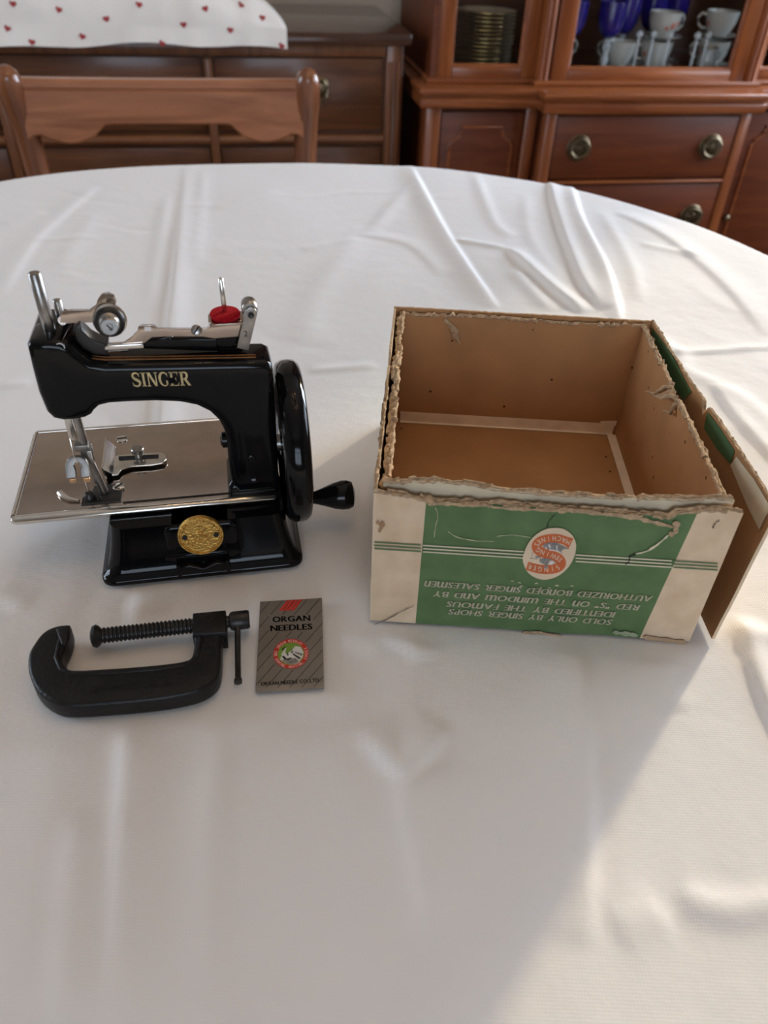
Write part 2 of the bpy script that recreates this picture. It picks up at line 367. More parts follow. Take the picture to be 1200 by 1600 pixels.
# ================================================================== THE SETTING (room axes)
def struct(name, mb, mat, parent=None, smooth=0):
    o = mb.build(name, mat, parent, smooth)
    if parent is None:
        o.rotation_euler = (0, 0, TH); o['kind'] = 'structure'
    return o
def slab(x0, x1, y0, y1, z0, z1, bev=0.0): 
    return MB().box(((x0 + x1) / 2, (y0 + y1) / 2, (z0 + z1) / 2), (x1 - x0, y1 - y0, z1 - z0), bev)
def addslab(mb, x0, x1, y0, y1, z0, z1, bev=0.0):
    return mb.box(((x0 + x1) / 2, (y0 + y1) / 2, (z0 + z1) / 2), (x1 - x0, y1 - y0, z1 - z0), bev)
WT = 0.12
tag(struct('floor', slab(RX0 - WT, RX1 + WT, RY0 - WT, RY1 + WT, -0.05, 0), M_floor), 'brown wooden floor under the table and furniture')
struct('ceiling', slab(RX0 - WT, RX1 + WT, RY0 - WT, RY1 + WT, RH, RH + 0.05), M_ceil)
struct('wall_back', slab(RX0 - WT, RX1 + WT, RY1, RY1 + WT, 0, RH), M_wall)
w = MB(); addslab(w, RX0 - WT, RX0, RY0, WINL[0], 0, RH); addslab(w, RX0 - WT, RX0, WINL[1], RY1, 0, RH)
addslab(w, RX0 - WT, RX0, WINL[0], WINL[1], 0, WINL[2]); addslab(w, RX0 - WT, RX0, WINL[0], WINL[1], WINL[3], RH)
struct('wall_left', w, M_wall)
w = MB(); ys = [RY0] + [q for y0, y1, _, _ in sorted(WIN) for q in (y0, y1)] + [RY1]
for a, b in zip(ys[0::2], ys[1::2]): addslab(w, RX1, RX1 + WT, a, b, 0, RH)
for y0, y1, z0, z1 in WIN:
    addslab(w, RX1, RX1 + WT, y0, y1, 0, z0); addslab(w, RX1, RX1 + WT, y0, y1, z1, RH)
struct('wall_right', w, M_wall)
w = MB(); addslab(w, RX0, WINB[0], RY0 - WT, RY0, 0, RH); addslab(w, WINB[1], RX1, RY0 - WT, RY0, 0, RH)
addslab(w, WINB[0], WINB[1], RY0 - WT, RY0, 0, WINB[2]); addslab(w, WINB[0], WINB[1], RY0 - WT, RY0, WINB[3], RH)
struct('wall_front', w, M_wall)
struct('baseboard_back', slab(RX0, RX1, RY1 - 0.016, RY1, 0, 0.11), M_white)
struct('baseboard_left', slab(RX0, RX0 + 0.016, RY0, RY1 - 0.02, 0, 0.11), M_white)
def window(n, kind, a0, a1, z0, z1, mull):
    f = MB(); t = 0.045
    def bar(p0, p1, q0, q1):
        if kind == 'right': addslab(f, RX1 + 0.03, RX1 + 0.085, p0, p1, q0, q1)
        elif kind == 'left': addslab(f, RX0 - 0.085, RX0 - 0.03, p0, p1, q0, q1)
        else: addslab(f, p0, p1, RY0 - 0.085, RY0 - 0.03, q0, q1)
    bar(a0, a0 + t, z0, z1); bar(a1 - t, a1, z0, z1); bar(a0, a1, z0, z0 + t); bar(a0, a1, z1 - t, z1)
    for k in range(1, mull): c = a0 + (a1 - a0) * k / mull; bar(c - .014, c + .014, z0, z1)
    if mull: bar(a0, a1, (z0 + z1) / 2 + .22, (z0 + z1) / 2 + .25)
    o = struct('window_%d' % n, f, M_white)
    xx = RX1 + .057 if kind == 'right' else RX0 - .057
    g = slab(a0 + t, a1 - t, RY0 - .059, RY0 - .055, z0 + t, z1 - t) if kind == 'front' else slab(xx - .002, xx + .002, a0 + t, a1 - t, z0 + t, z1 - t)
    g.build('window_pane', M_pane, o, 0)
    s_ = {'right': lambda: slab(RX1 - .05, RX1 + .03, a0 - .04, a1 + .04, z0 - .03, z0), 'left': lambda: slab(RX0 - .03, RX0 + .05, a0 - .04, a1 + .04, z0 - .03, z0), 'front': lambda: slab(a0 - .04, a1 + .04, RY0 - .03, RY0 + .05, z0 - .03, z0)}[kind]()
    s_.build('window_sill', M_white, o, 0)
window(1, 'right', *WIN[0], 0); window(2, 'right', *WIN[1], 3); window(3, 'front', *WINB, 2); window(4, 'left', *WINL, 2)  # the front and left windows are unseen, added for their light

# ================================================================== DINING TABLE AND CLOTH
TXC, TYC, TA, TB, TN = 0.022, 0.50, 0.588, 0.676, 2.45
tb = empty('dining_table', rf(TXC, TYC, 0), TH)
tag(tb, 'oval wooden dining table hidden under the white tablecloth', 'table')
def superell(n, a, b, e):
    out = []
    for k in range(n):
        t = 2 * PI * k / n; c, s = math.cos(t), math.sin(t)
        out.append((a * math.copysign(abs(c) ** (2 / e), c), b * math.copysign(abs(s) ** (2 / e), s)))
    return out
MB().prism(superell(72, TA - .006, TB - .006, TN), T - 0.034, T - 0.0075, lambda x, y, z: (x, y, z), .004).build('table_top', M_chair, tb)
addslab(MB(), -.40, .40, -.48, .48, T - .11, T - .034).build('apron', M_chair, tb)
for sx in (-1, 1):
    for sy in (-1, 1):
        MB().lathe([(.014, 0), (.022, .05), (.020, .30), (.034, .52), (.026, .60), (.034, T - .11)], (sx * .25, sy * .28, 0), seg=16).build('leg', M_chairv, tb)

# creases of the cloth: world-plane polylines (x, y), height, half-width, side (0 ridge, +-1 one steep side)
def W(u, v): p = pixz(u, v, T); return (p.x, p.y)
CREASES = [
    ([(290, 258), (262, 540), (232, 800), (200, 1110), (180, 1620)], .0030, .010, 1),
    ([(262, 300), (232, 480)], .0012, .010, 0), ([(318, 262), (305, 420)], .0009, .010, 0),
    ([(640, 258), (700, 370), (775, 480)], .0042, .011, -1), ([(705, 372), (792, 388)], .0018, .007, 1),
    ([(790, 385), (850, 440), (912, 490)], .0042, .010, 1), ([(800, 420), (860, 485)], .002, .010, 0),
    ([(858, 278), (868, 330), (905, 430), (940, 485)], .0042, .010, 1),
    ([(893, 290), (905, 340), (945, 420), (968, 500)], .0056, .010, -1),
    ([(560, 365), (640, 380), (690, 430)], .0012, .012, 1), ([(470, 390), (560, 372)], .0010, .010, 0),
    ([(575, 350), (500, 450), (470, 540)], .0012, .020, 0), ([(640, 290), (580, 360)], .0012, .012, 0),
    ([(740, 265), (770, 340), (800, 370)], .0013, .010, 0), ([(820, 300), (830, 370), (880, 440)], .0010, .010, 0),
    ([(940, 330), (985, 410), (1000, 470)], .0010, .010, 0), ([(960, 330), (1040, 370), (1130, 440), (1200, 520)], .0016, .013, 1),
    ([(1000, 380), (1100, 400)], .0011, .010, 0),
    ([(1030, 553), (1060, 552), (1230, 538)], .0016, .006, 1), ([(480, 578), (590, 572)], .0012, .006, 1), ([(0, 604), (45, 600)], .0012, .006, 1),
    ([(1010, 520), (1062, 552), (1060, 580)], .0015, .010, 0), ([(1115, 600), (1150, 650), (1230, 740)], .0022, .010, 1), ([(1060, 575), (1160, 620), (1230, 690)], .0013, .012, 0),
    ([(1150, 960), (1200, 1100), (1260, 1200)], .0026, .008, 1), ([(1120, 985), (1260, 1000)], .0014, .008, 0),
    ([(905, 1000), (910, 1100), (918, 1310), (912, 1480)], .0018, .011, -1), ([(1020, 1030), (1050, 1110)], .0012, .012, 0),
    ([(560, 1130), (600, 1180), (632, 1204), (668, 1170), (700, 1130)], .0028, .009, 1), ([(632, 1204), (650, 1300), (690, 1480)], .0018, .018, 1),
    ([(590, 985), (640, 1010), (655, 1030)], .0022, .009, 1), ([(530, 1000), (560, 990), (600, 1010)], .0014, .010, 0),
    ([(350, 1080), (330, 1250), (312, 1620)], .0010, .010, 0), ([(110, 1120), (70, 1300), (40, 1620)], .0020, .024, 0), ([(120, 1270), (95, 1620)], .0015, .014, 1),
    ([(-20, 930), (40, 950)], .0016, .008, 1), ([(1060, 1400), (1150, 1420), (1230, 1405)], .0016, .008, 0), ([(960, 1450), (1040, 1420)], .001, .010, 0),
    ([(0, 460), (60, 370), (150, 290)], .0016, .014, 1), ([(40, 375), (160, 370)], .0008, .008, 0), ([(330, 325), (440, 300)], .0010, .012, 0),
    ([(0, 350), (70, 330)], .001, .012, 0), ([(150, 330), (90, 420)], .001, .014, 0),
]
ST = 0.0031
gx = np.arange(-0.80, 0.801, ST); gy = np.arange(-0.72, 0.9201, ST)      # table-local room axes
GX, GY = np.meshgrid(gx, gy, indexing='ij')
rho = (np.abs(GX / TA) ** TN + np.abs(GY / TB) ** TN) ** (1 / TN)
R0 = np.hypot(GX, GY) + 1e-9; out = rho > 1
BX = np.where(out, GX / rho, GX); BY = np.where(out, GY / rho, GY)
exc = np.where(out, R0 - R0 / rho, 0.0)
ang = np.arctan2(GY, GX)
ux, uy = GX / R0, GY / R0
rr = 0.009
over = rr * (1 - np.exp(-exc / rr)) + 0.05 * np.clip(exc - .01, 0, None) + 0.012 * np.clip(exc / .2, 0, 1) * np.sin(ang * 23 + np.sin(ang * 5) * 2)
PXl = BX + ux * over; PYl = BY + uy * over
PZ = -np.clip(exc - rr * (1 - np.exp(-exc / rr)) * .8, 0, None) * .98
ct, st_ = math.cos(TH), math.sin(TH)
o_t = rf(TXC, TYC, 0)
WX = o_t.x + ct * PXl - st_ * PYl; WY = o_t.y + st_ * PXl + ct * PYl
HZ = np.zeros_like(WX)
rng = np.random.default_rng(3)
for k in range(26):                                   # gentle waviness
    a = rng.uniform(0, PI); kk = rng.uniform(8, 55); ph = rng.uniform(0, 2 * PI)
    HZ += 0.0035 / kk * np.sin(kk * (WX * math.cos(a) + WY * math.sin(a)) + ph + 1.5 * np.sin(9 * WX * math.sin(a) - 7 * WY * math.cos(a) + ph))
for k in range(46):                                   # short random puckers
    cx, cy = rng.uniform(-.45, .45), rng.uniform(.12, 1.1); a = rng.uniform(0, PI); ln = rng.uniform(.02, .07); wd_ = rng.uniform(.006, .014); am = rng.uniform(-.0008, .0010)
    du = (WX - cx) * math.cos(a) + (WY - cy) * math.sin(a); dv = -(WX - cx) * math.sin(a) + (WY - cy) * math.cos(a) + .2 * du * np.sin(du * 40)
    HZ += am * np.exp(-(du / ln) ** 2 - (dv / wd_) ** 2)
def crease(pts, amp, wid, side):
    pts = [W(*p) for p in pts]; pts = spline(pts, 5)
    best = np.full(WX.shape, 9.0); sgn = np.zeros_like(WX); tt = np.zeros_like(WX)
    x0 = min(p[0] for p in pts) - .06; x1 = max(p[0] for p in pts) + .06; y0 = min(p[1] for p in pts) - .06; y1 = max(p[1] for p in pts) + .06
    m = (WX > x0) & (WX < x1) & (WY > y0) & (WY < y1)
    X = WX[m]; Y = WY[m]; bd = np.full(X.shape, 9.0); bs = np.zeros(X.shape); bt = np.zeros(X.shape); n = len(pts) - 1
    for i in range(n):
        ax, ay = pts[i]; bx, by = pts[i + 1]; dx, dy = bx - ax, by - ay; L2 = dx * dx + dy * dy + 1e-12
        t = np.clip(((X - ax) * dx + (Y - ay) * dy) / L2, 0, 1)
        ex = X - ax - t * dx; ey = Y - ay - t * dy; d = np.hypot(ex, ey); k = d < bd
        bd[k] = d[k]; bs[k] = np.sign(dx * ey - dy * ex)[k]; bt[k] = ((i + t) / n)[k]
    fade = np.clip(np.minimum(bt, 1 - bt) * 5, 0, 1) ** .7
    if side == 0: h = np.exp(-(bd / wid) ** 2)
    else:
        s = bd * bs * side
        h = np.where(s < 0, np.exp(-(s / (wid * .45)) ** 2), np.exp(-(s / (wid * 1.7)) ** 2))
    HZ[m] += amp * fade * h
for c_p, c_a, c_w, c_s in CREASES: crease(c_p, c_a * 1.35, c_w * .85, c_s)
HZ *= np.exp(-exc / .05)
# the cloth lies flat where things stand on it
def keepflat(ox, oy, rot, x0, x1, y0, y1, low):
    lx = (WX - ox) * math.cos(rot) + (WY - oy) * math.sin(rot); ly = -(WX - ox) * math.sin(rot) + (WY - oy) * math.cos(rot)
    dd = np.hypot(np.maximum(np.maximum(x0 - lx, lx - x1), 0), np.maximum(np.maximum(y0 - ly, ly - y1), 0))
    t = np.clip(dd / .018, 0, 1); HZ[:] = HZ * (low + (1 - low) * t * t * (3 - 2 * t))
keepflat(-.2015, .3148, .2205, .042, .156, -.022, .065, 0); keepflat(-.0052, .2882, -.0294, 0, .19, 0, .206, 0)
keepflat(-.046, .271, .12, -.02, .02, -.033, .033, .1); keepflat(-.122, .243, .16, -.052, .058, -.026, .034, .15)
ZT = T + PZ + HZ * 0.95
nx_, ny_ = GX.shape
keep = exc < 0.27
idx = -np.ones(GX.shape, int); idx[keep] = np.arange(keep.sum())
V = np.stack([WX[keep], WY[keep], ZT[keep] - 0.0012], 1)
a = idx[:-1, :-1]; b = idx[1:, :-1]; c = idx[1:, 1:]; d = idx[:-1, 1:]
ok = (a >= 0) & (b >= 0) & (c >= 0) & (d >= 0)
Q = np.stack([a[ok], b[ok], c[ok], d[ok]], 1)
me = bpy.data.meshes.new('tablecloth'); me.vertices.add(len(V)); me.vertices.foreach_set('co', V.astype(np.float32).ravel())
me.loops.add(len(Q) * 4); me.loops.foreach_set('vertex_index', Q.astype(np.int32).ravel())
me.polygons.add(len(Q)); me.polygons.foreach_set('loop_start', np.arange(0, len(Q) * 4, 4, dtype=np.int32))
me.update(calc_edges=True); me.validate()
me.polygons.foreach_set('use_smooth', np.ones(len(Q), bool)); me.materials.append(M_cloth)
tc_o = bpy.data.objects.new('tablecloth', me); col.objects.link(tc_o)
tag(tc_o, 'creased white cotton tablecloth draped over the oval dining table', 'tablecloth')

# ================================================================== SIDEBOARD
def piece(parent, name, mat, x0, x1, y0, y1, z0, z1, bev=.0, smooth=40):
    return slab(x0, x1, y0, y1, z0, z1, bev).build(name, mat, parent, smooth)
SBY = 1.863
sb = empty('sideboard', rf(0, SBY, 0), TH)
tag(sb, 'dark walnut sideboard with panelled drawers behind the dining chair', 'sideboard')
SX0, SX1 = -1.20, .362
piece(sb, 'top', M_sidet, SX0 - .02, SX1 + .012, -.024, .45, T + .052, T + .075, .005)
piece(sb, 'carcass', M_side, SX0, SX1, .012, .44, .16, T + .052)
piece(sb, 'top_rail', M_sidev, SX0 + .04, .322, -.004, .014, T + .028, T + .051, .003)
for sx, wd_ in ((.342, .018), (SX0 + .018, .018)):
    st = MB(); addslab(st, sx - .019, sx + .019, -.006, .014, .02, T + .051, .004)
    st.build('corner_stile', M_sidev, sb)
    for k in (-.009, .009):
        MB().lathe([(.0055, 0), (.0055, T - .10)], (sx + k, -.0065, .12), seg=10).build('reed', M_sidev, sb)
for x in (-.052, -.475, -.86):
    MB().box((x, .004, T - .26), (.018, .024, .57), .005).build('drawer_stile', M_sidev, sb)
cols_ = [(-.043, .322), (-.466, -.061), (-.85, -.485), (SX0 + .04, -.87)]
for x0, x1 in cols_:
    for k, (z0, z1) in enumerate(((T - .116, T + .025), (T - .29, T - .150), (T - .46, T - .32))):
        d = piece(sb, 'drawer', M_side, x0 + .003, x1 - .003, .002, .016, z0, z1, .003)
        hx = .181 if x0 > -.1 else (x0 + x1) / 2; hz = (z0 + z1) / 2 + (.017 if k == 0 else -.035)
        h = MB().lathe([(.0, .0), (.019, .0), (.020, .004), (.012, .007), (.008, .014), (.013, .018), (.010, .024), (.0001, .026)], (hx, .002, hz), (0, -1, 0), 18)
        h.tube([(hx - .014, -.008, hz - .003), (hx - .013, -.015, hz - .018), (hx, -.018, hz - .026), (hx + .013, -.015, hz - .018), (hx + .014, -.008, hz - .003)], .003, 8)
        h.build('drawer_pull', M_brass, d)
    for z in (T - .134, T - .305):
        MB().lathe([(.0001, 0), (.010, 0), (.010, x1 - x0), (.0001, x1 - x0)], (x0, .004, z), (1, 0, 0), 12).build('cockbead_rail', M_sidel, sb)
for x in (SX0 + .03, SX1 - .03):
    for y in (.03, .41): MB().lathe([(.014, 0), (.022, .05), (.026, .16)], (x, y, 0), seg=12).build('foot', M_sidev, sb)

# printed cloth bunched on the sideboard, its hem over the front edge
CX1 = .112
def bunch_h(X):
    d = max(0.0, min(.45, CX1 - X)); return .155 * (1 - (1 - d / .45) ** 2) ** .72
def bunch_pt(X, t):
    """t 0..1 runs from the hem up the front and over the top"""
    h = bunch_h(X); fold = .006 * math.sin(X * 21 + .6) + .003 * math.sin(X * 57 + 2) + .002 * math.sin(X * 110)
    hem = T + .048 + .005 * math.sin(X * 8.5 + 2.6) + .003 * math.sin(X * 27)
    k = max(0.0, min(1.0, (CX1 - X) / .05))
    if t < .16:
        q = t / .16; return Vector((X, -.040 - .004 * k * (1 - q) + fold * .45 * k * (1 - q), hem + (T + .082 - hem) * q))
    a_ = (t - .16) / .84 * (PI / 2); D = .03 + .62 * h
    return Vector((X, -.040 + D * (1 - math.cos(a_)) + fold * k * math.sin(2 * a_), T + .082 + h * math.sin(a_) + .004 * k * math.sin(X * 33 + t * 9) * math.sin(2 * a_)))
mb = MB(); NX, NT = 130, 34; rings = []
for i in range(NX + 1):
    X = -.80 + (CX1 + .80) * (1 - (1 - i / NX) ** 1.6); ring = [bunch_pt(X, q / NT) for q in range(NT + 1)]
    top = ring[-1]; back = top.y + .03 + .45 * bunch_h(X)
    ring += [Vector((X, top.y + (back - top.y) * math.sin(PI / 2 * q / 6), T + .0775 + (top.z - T - .0775) * math.cos(PI / 2 * q / 6))) for q in range(1, 7)]
    ring += [Vector((X, -.0255, T + .0768)), Vector((X, -.0275, T + .0740)), Vector((X, -.0290, ring[0].z + .001)), Vector((X, -.0340, ring[0].z))]
    rings.append(ring)
mb.rings(rings)
rn = mb.build('printed_cloth', M_runner, None, 70); rn.location = rf(0, SBY, 0); rn.rotation_euler = (0, 0, TH)
tag(rn, 'white cloth printed with small red hearts bunched on the sideboard', 'cloth')
def project(P):
    d = P - CAM; z = d.dot(_F); return 600 + FPX * d.dot(CR) / z, 800 - FPX * d.dot(CU) / z
samp = []
def X_left(v): return -.78 + .058 * (v % 9) < -.52
for a_ in range(-100, 23):
    for b_ in range(0, 101):
        p = bunch_pt(a_ * .005, b_ / 100); samp.append((project(rf(p.x, p.y + SBY, p.z)), a_ * .005, b_ / 100))
for u, v in ((52, 66), (90, 15), (167, 29), (254, 80), (287, 38), (358, 47), (377, 8), (411, 28), (438, 72), (20, 5), (12, 44), (128, 58), (218, 8), (322, 14)) + tuple((None, k) for k in range(18)):
    if u is None: X, t = -.78 + .058 * (v % 9) * (1 if v < 9 else .92), (.28 + .25 * (v % 2) if X_left(v) else .93) if v < 9 else .72 + .12 * (v % 3)
    else: _, X, t = min(samp, key=lambda q: (q[0][0] - u) ** 2 + (q[0][1] - v) ** 2)
    c_ = bunch_pt(X, t); tx = (bunch_pt(X + .004, t) - bunch_pt(X - .004, t)).normalized(); ty = (bunch_pt(X, min(1, t + .02)) - bunch_pt(X, max(0, t - .02))).normalized(); nn_ = tx.cross(ty).normalized()
    if nn_.y > 0: nn_ = -nn_
    h = MB(); R_ = .0066; ro = random.uniform(-.5, .5); pts = []
    for k in range(20):
        a_ = 2 * PI * k / 20; hx = 16 * math.sin(a_) ** 3 / 17; hy = (13 * math.cos(a_) - 5 * math.cos(2 * a_) - 2 * math.cos(3 * a_) - math.cos(4 * a_)) / 17
        hx, hy = hx * math.cos(ro) - hy * math.sin(ro), hx * math.sin(ro) + hy * math.cos(ro); pts.append(c_ + tx * (R_ * hx) + ty * (R_ * hy) + nn_ * .0012)
    h.raw([c_ + nn_ * .0014] + pts, [(0, 1 + k, 1 + (k + 1) % 20) for k in range(20)])
    h.build('printed_heart', M_heart, rn, 0)

# ================================================================== DINING CHAIR
CHY = 1.36
ch = empty('dining_chair', rf(-.108, CHY, 0), TH)
tag(ch, 'brown wooden dining chair with curved top rail tucked behind the table', 'chair')
def rail_y(x): return .022 - .35 * x * x
rail = MB(); n = 44; rings = []
for i in range(n + 1):
    x = -.212 + .424 * i / n; u = abs(x) / .212
    top = T + .0685 + .004 * u * u
    if u < .44: low = T + .006
    elif u < .56: low = T + .006 - .018 * (.5 - .5 * math.cos((u - .44) / .12 * PI))
    else: low = T - .012 - .008 * math.sin((u - .56) / .30 * PI) if u < .86 else T - .012 + .006 * math.sin((u - .86) / .14 * PI)
    y = rail_y(x); th_ = .011
    rings.append([(x, y - th_, low + .003), (x, y - th_ + .003, low), (x, y + th_, low), (x, y + th_, top - .003), (x, y + th_ - .003, top), (x, y - th_ + .002, top), (x, y - th_ - .001, top - .003), (x, y - th_ - .001, top - .011), (x, y - th_ + .002, top - .013), (x, y - th_ + .002, top - .0145), (x, y - th_, top - .016)])
rail.rings(rings).build('top_rail', M_chair, ch, 30)
for s in (-1, 1):
    p = []; rd = []
    for z, dx, dy, r in ((0, .0, .10, .016), (.25, .0, .03, .019), (.44, 0, .0, .021), (.58, -.004, .012, .020), (.68, -.003, .03, .019), (.76, .0, .028, .0195), (.80, .003, .020, .0205), (.825, .004, .012, .0195), (.838, .004, .006, .0165), (.845, .004, .002, .0105), (.8475, .004, .0, .003)):
        p.append((s * (.217 + dx), dy - .012, z)); rd.append(r)
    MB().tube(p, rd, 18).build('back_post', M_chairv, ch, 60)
rail2 = MB(); rings = []
for i in range(25):
    x = -.20 + .40 * i / 24; y = .018 - .35 * x * x; rings.append([(x, y - .009, .56), (x, y + .009, .56), (x, y + .009, .62), (x, y - .009, .62)])
rail2.rings(rings).build('lower_rail', M_chair, ch, 30)
MB().box((0, -.24, .45), (.44, .42, .05), .018, 3).build('seat', M_seat, ch)
MB().box((0, -.24, .40), (.43, .41, .06), .004).build('seat_frame', M_chair, ch)
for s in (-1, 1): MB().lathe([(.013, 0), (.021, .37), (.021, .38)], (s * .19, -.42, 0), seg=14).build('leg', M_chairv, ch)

# ================================================================== CHINA CABINET
CBY = 1.73
cb = empty('china_cabinet', rf(.895, CBY, 0), TH)
tag(cb, 'tall cherry wood breakfront china cabinet with glass doors and brass pulls', 'cabinet')
XL, XR, CL, CR_ = -.495, .495, -.240, .240          # local x: wings outside CL..CR_, the middle stands forward
ZLT = T - .012                                       # top of the ledge
def loc(x): return x - .895
WD = .05; BK = .56
# base
piece(cb, 'base_carcass', M_cab, XL + .006, XR - .006, WD + .022, BK, .09, ZLT - .035)
piece(cb, 'base_carcass', M_cab, CL + .004, CR_ - .004, .022, WD + .03, .09, ZLT - .035)
piece(cb, 'plinth', M_cab, XL, XR, WD, BK, 0, .09); piece(cb, 'plinth', M_cab, CL, CR_, 0, WD, 0, .09)
def ledge_poly(o): return [(XL - o, BK), (XL - o, WD - o), (CL - o, WD - o), (CL - o, -o), (CR_ + o, -o), (CR_ + o, WD - o), (XR + o, WD - o), (XR + o, BK)]
lg = MB()
lg.prism(ledge_poly(.020), ZLT - .014, ZLT, lambda x, y, z: (x, y, z), .004)
lg.prism(ledge_poly(.012), ZLT - .020, ZLT - .013, lambda x, y, z: (x, y, z), .002)
lg.prism(ledge_poly(.016), ZLT - .040, ZLT - .019, lambda x, y, z: (x, y, z), .005)
lg.build('ledge', M_cabf, cb, 35)
# stiles of the base
for x0, x1, y in ((XL, XL + .034, WD), (CL - .030, CL - .004, WD), (CL, CL + .024, 0), (CR_ - .024, CR_, 0), (CR_ + .004, CR_ + .030, WD), (XR - .034, XR, WD)):
    piece(cb, 'base_stile', M_cabv, x0, x1, y + .004, y + .03, .09, ZLT - .041, .003)
# drawers of the middle
for k, (z0, z1) in enumerate(((T - .190, T - .060), (T - .345, T - .204), (T - .505, T - .359), (.11, T - .519))):
    d = piece(cb, 'drawer', M_cab, CL + .026, CR_ - .026, .006, .03, z0, z1, .004)
    for hx in (-.156, .159):
        hz = (z0 + z1) / 2 + (.001 if k == 0 else -.004)
        bp = MB()
        bp.lathe([(.0001, 0), (.027, 0), (.0275, .002), (.025, .004), (.021, .0035), (.018, .005), (.010, .005), (.008, .009), (.0001, .010)], (hx, .006, hz), (0, -1, 0), 26)
        bp.build('pull_plate', M_brass, d)
        rg = MB(); rg.tube([(hx + .021 * math.sin(a_), -.004 - .002 * (1 - math.cos(a_)), hz + .0185 * math.cos(a_) + .001) for a_ in [2 * PI * q / 24 for q in range(25)]], .0032, 8)
        rg.build('ring_pull', M_brass, d)
    if k < 3: piece(cb, 'drawer_bead', M_cabf, CL + .024, CR_ - .024, .001, .02, z0 - .011, z0 - .004, .003)
piece(cb, 'drawer_bead', M_cabf, CL + .024, CR_ - .024, .001, .02, T - .057, T - .053, .002)
# wing doors with a raised, shaped panel
def shaped(x0, x1, z0, z1, c):
    """panel outline with scooped upper and lower corners"""
    P_ = []
    for (cx, cz, a0) in ((x1, z1, 180), (x0, z1, 270), (x0, z0, 0), (x1, z0, 90)):
        for k in range(7):
            a_ = math.radians(a0 + 90 - k * 15) ; P_.append((cx + c * math.cos(a_) * 1.0, cz + c * math.sin(a_)))
    return P_
for x0, x1 in ((XL + .036, CL - .032), (CR_ + .032, XR - .036)):
    d = piece(cb, 'wing_door', M_cab, x0, x1, WD + .008, WD + .03, .10, T - .062, .003)
    po = [(x0 + .034, T - .155), (x0 + .034, .16), (x1 - .034, .16), (x1 - .034, T - .155), (x1 - .040, T - .142), (x1 - .050, T - .137), (x1 - .052, T - .125), (x1 - .052, T - .092), (x0 + .052, T - .092), (x0 + .052, T - .125), (x0 + .050, T - .137), (x0 + .040, T - .142)]
    mo_ = MB()
    cxp = (x0 + x1) / 2
    po = [(x0 + .022, .15), (x1 - .022, .15), (x1 - .022, T - .132), (x1 - .026, T - .122), (x1 - .036, T - .117), (x1 - .044, T - .110), (x1 - .047, T - .100), (x1 - .047, T - .092), (x0 + .047, T - .092), (x0 + .047, T - .100), (x0 + .044, T - .110), (x0 + .036, T - .117), (x0 + .026, T - .122), (x0 + .022, T - .132)]
    mo_.prism(po, 0, .005, lambda x, y, z: (x, WD + .009 - z, y), .002)
    mo_.build('raised_panel', M_cab, d, 30)
    ml = MB(); loop = po + [po[0]]
    ml.tube([(x, WD + .0055, z) for x, z in loop], .0032, 8)
    ml.build('panel_moulding', M_cabf, d, 60)
    MB().ball((x1 - .012 if x0 < 0 else x0 + .012, WD, T - .30), .009).build('door_knob', M_brass, d)
# upper case
ZU0, ZU1 = ZLT, 1.98; UB = .07                       # the upper case stands back on the ledge
uy = {0: UB + .020, 1: UB}                           # wing front, middle front
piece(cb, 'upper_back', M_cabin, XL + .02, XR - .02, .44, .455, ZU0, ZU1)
for x in (XL + .012, XR - .030): piece(cb, 'upper_side', M_cab, x, x + .018, uy[0], .455, ZU0, ZU1)
piece(cb, 'upper_top', M_cab, XL - .02, XR + .02, UB - .03, .47, ZU1, ZU1 + .06, .01)
SH = T + .006
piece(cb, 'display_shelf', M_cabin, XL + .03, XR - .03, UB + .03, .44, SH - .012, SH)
for z in (T + .34, T + .68): piece(cb, 'display_shelf', M_pane, XL + .03, XR - .03, uy[0] + .03, .44, z, z + .006)
def glass_door(x0, x1, y, z0, z1, fl, fr, fb, hinge):
    d = empty('glass_door', (0, 0, 0)); d.parent = cb
    t = .022
    for nm, m_, a0, a1, b0, b1 in (('door_stile', M_cabv, x0, x0 + fl, z0, z1), ('door_stile', M_cabv, x1 - fr, x1, z0, z1), ('door_rail', M_cabf, x0 + fl, x1 - fr, z0, z0 + fb), ('door_rail', M_cabf, x0 + fl, x1 - fr, z1 - fb, z1)):
        piece(d, nm, m_, a0, a1, y, y + t, b0, b1, .003)
    be = MB()                                        # sloping bead around the pane
    for (ax, az), (bx, bz) in (((x0 + fl, z0 + fb), (x1 - fr, z0 + fb)), ((x0 + fl, z1 - fb), (x1 - fr, z1 - fb)), ((x0 + fl, z0 + fb), (x0 + fl, z1 - fb)), ((x1 - fr, z0 + fb), (x1 - fr, z1 - fb))):
        be.cyl((ax, y + .010, az), (bx, y + .010, bz), .0055, seg=8)
    be.build('glazing_bead', M_cabf, d, 50)
    piece(d, 'pane', M_pane, x0 + fl, x1 - fr, y + .012, y + .015, z0 + fb, z1 - fb, 0, 0)
    return d
glass_door(XL + .020, CL - .012, uy[0], ZU0 + .006, ZU1 - .03, .038, .030, .024, 1)
glass_door(CR_ + .012, XR - .020, uy[0], ZU0 + .006, ZU1 - .03, .030, .038, .024, 1)
glass_door(CL + .020, CR_ - .004, uy[1], ZU0 + .006, ZU1 - .03, .038, .036, .024, 1)
for x in (CL - .012, CR_ - .004):
    pl_ = MB(); addslab(pl_, x, x + .024, UB - .006, uy[0] + .03, ZU0, ZU1, .003)
    for q in (.007, .017): pl_.cyl((x + q, UB - .006, ZU0 + .002), (x + q, UB - .006, ZU1), .0035, seg=8)
    pl_.build('pilaster', M_cabv, cb, 50)
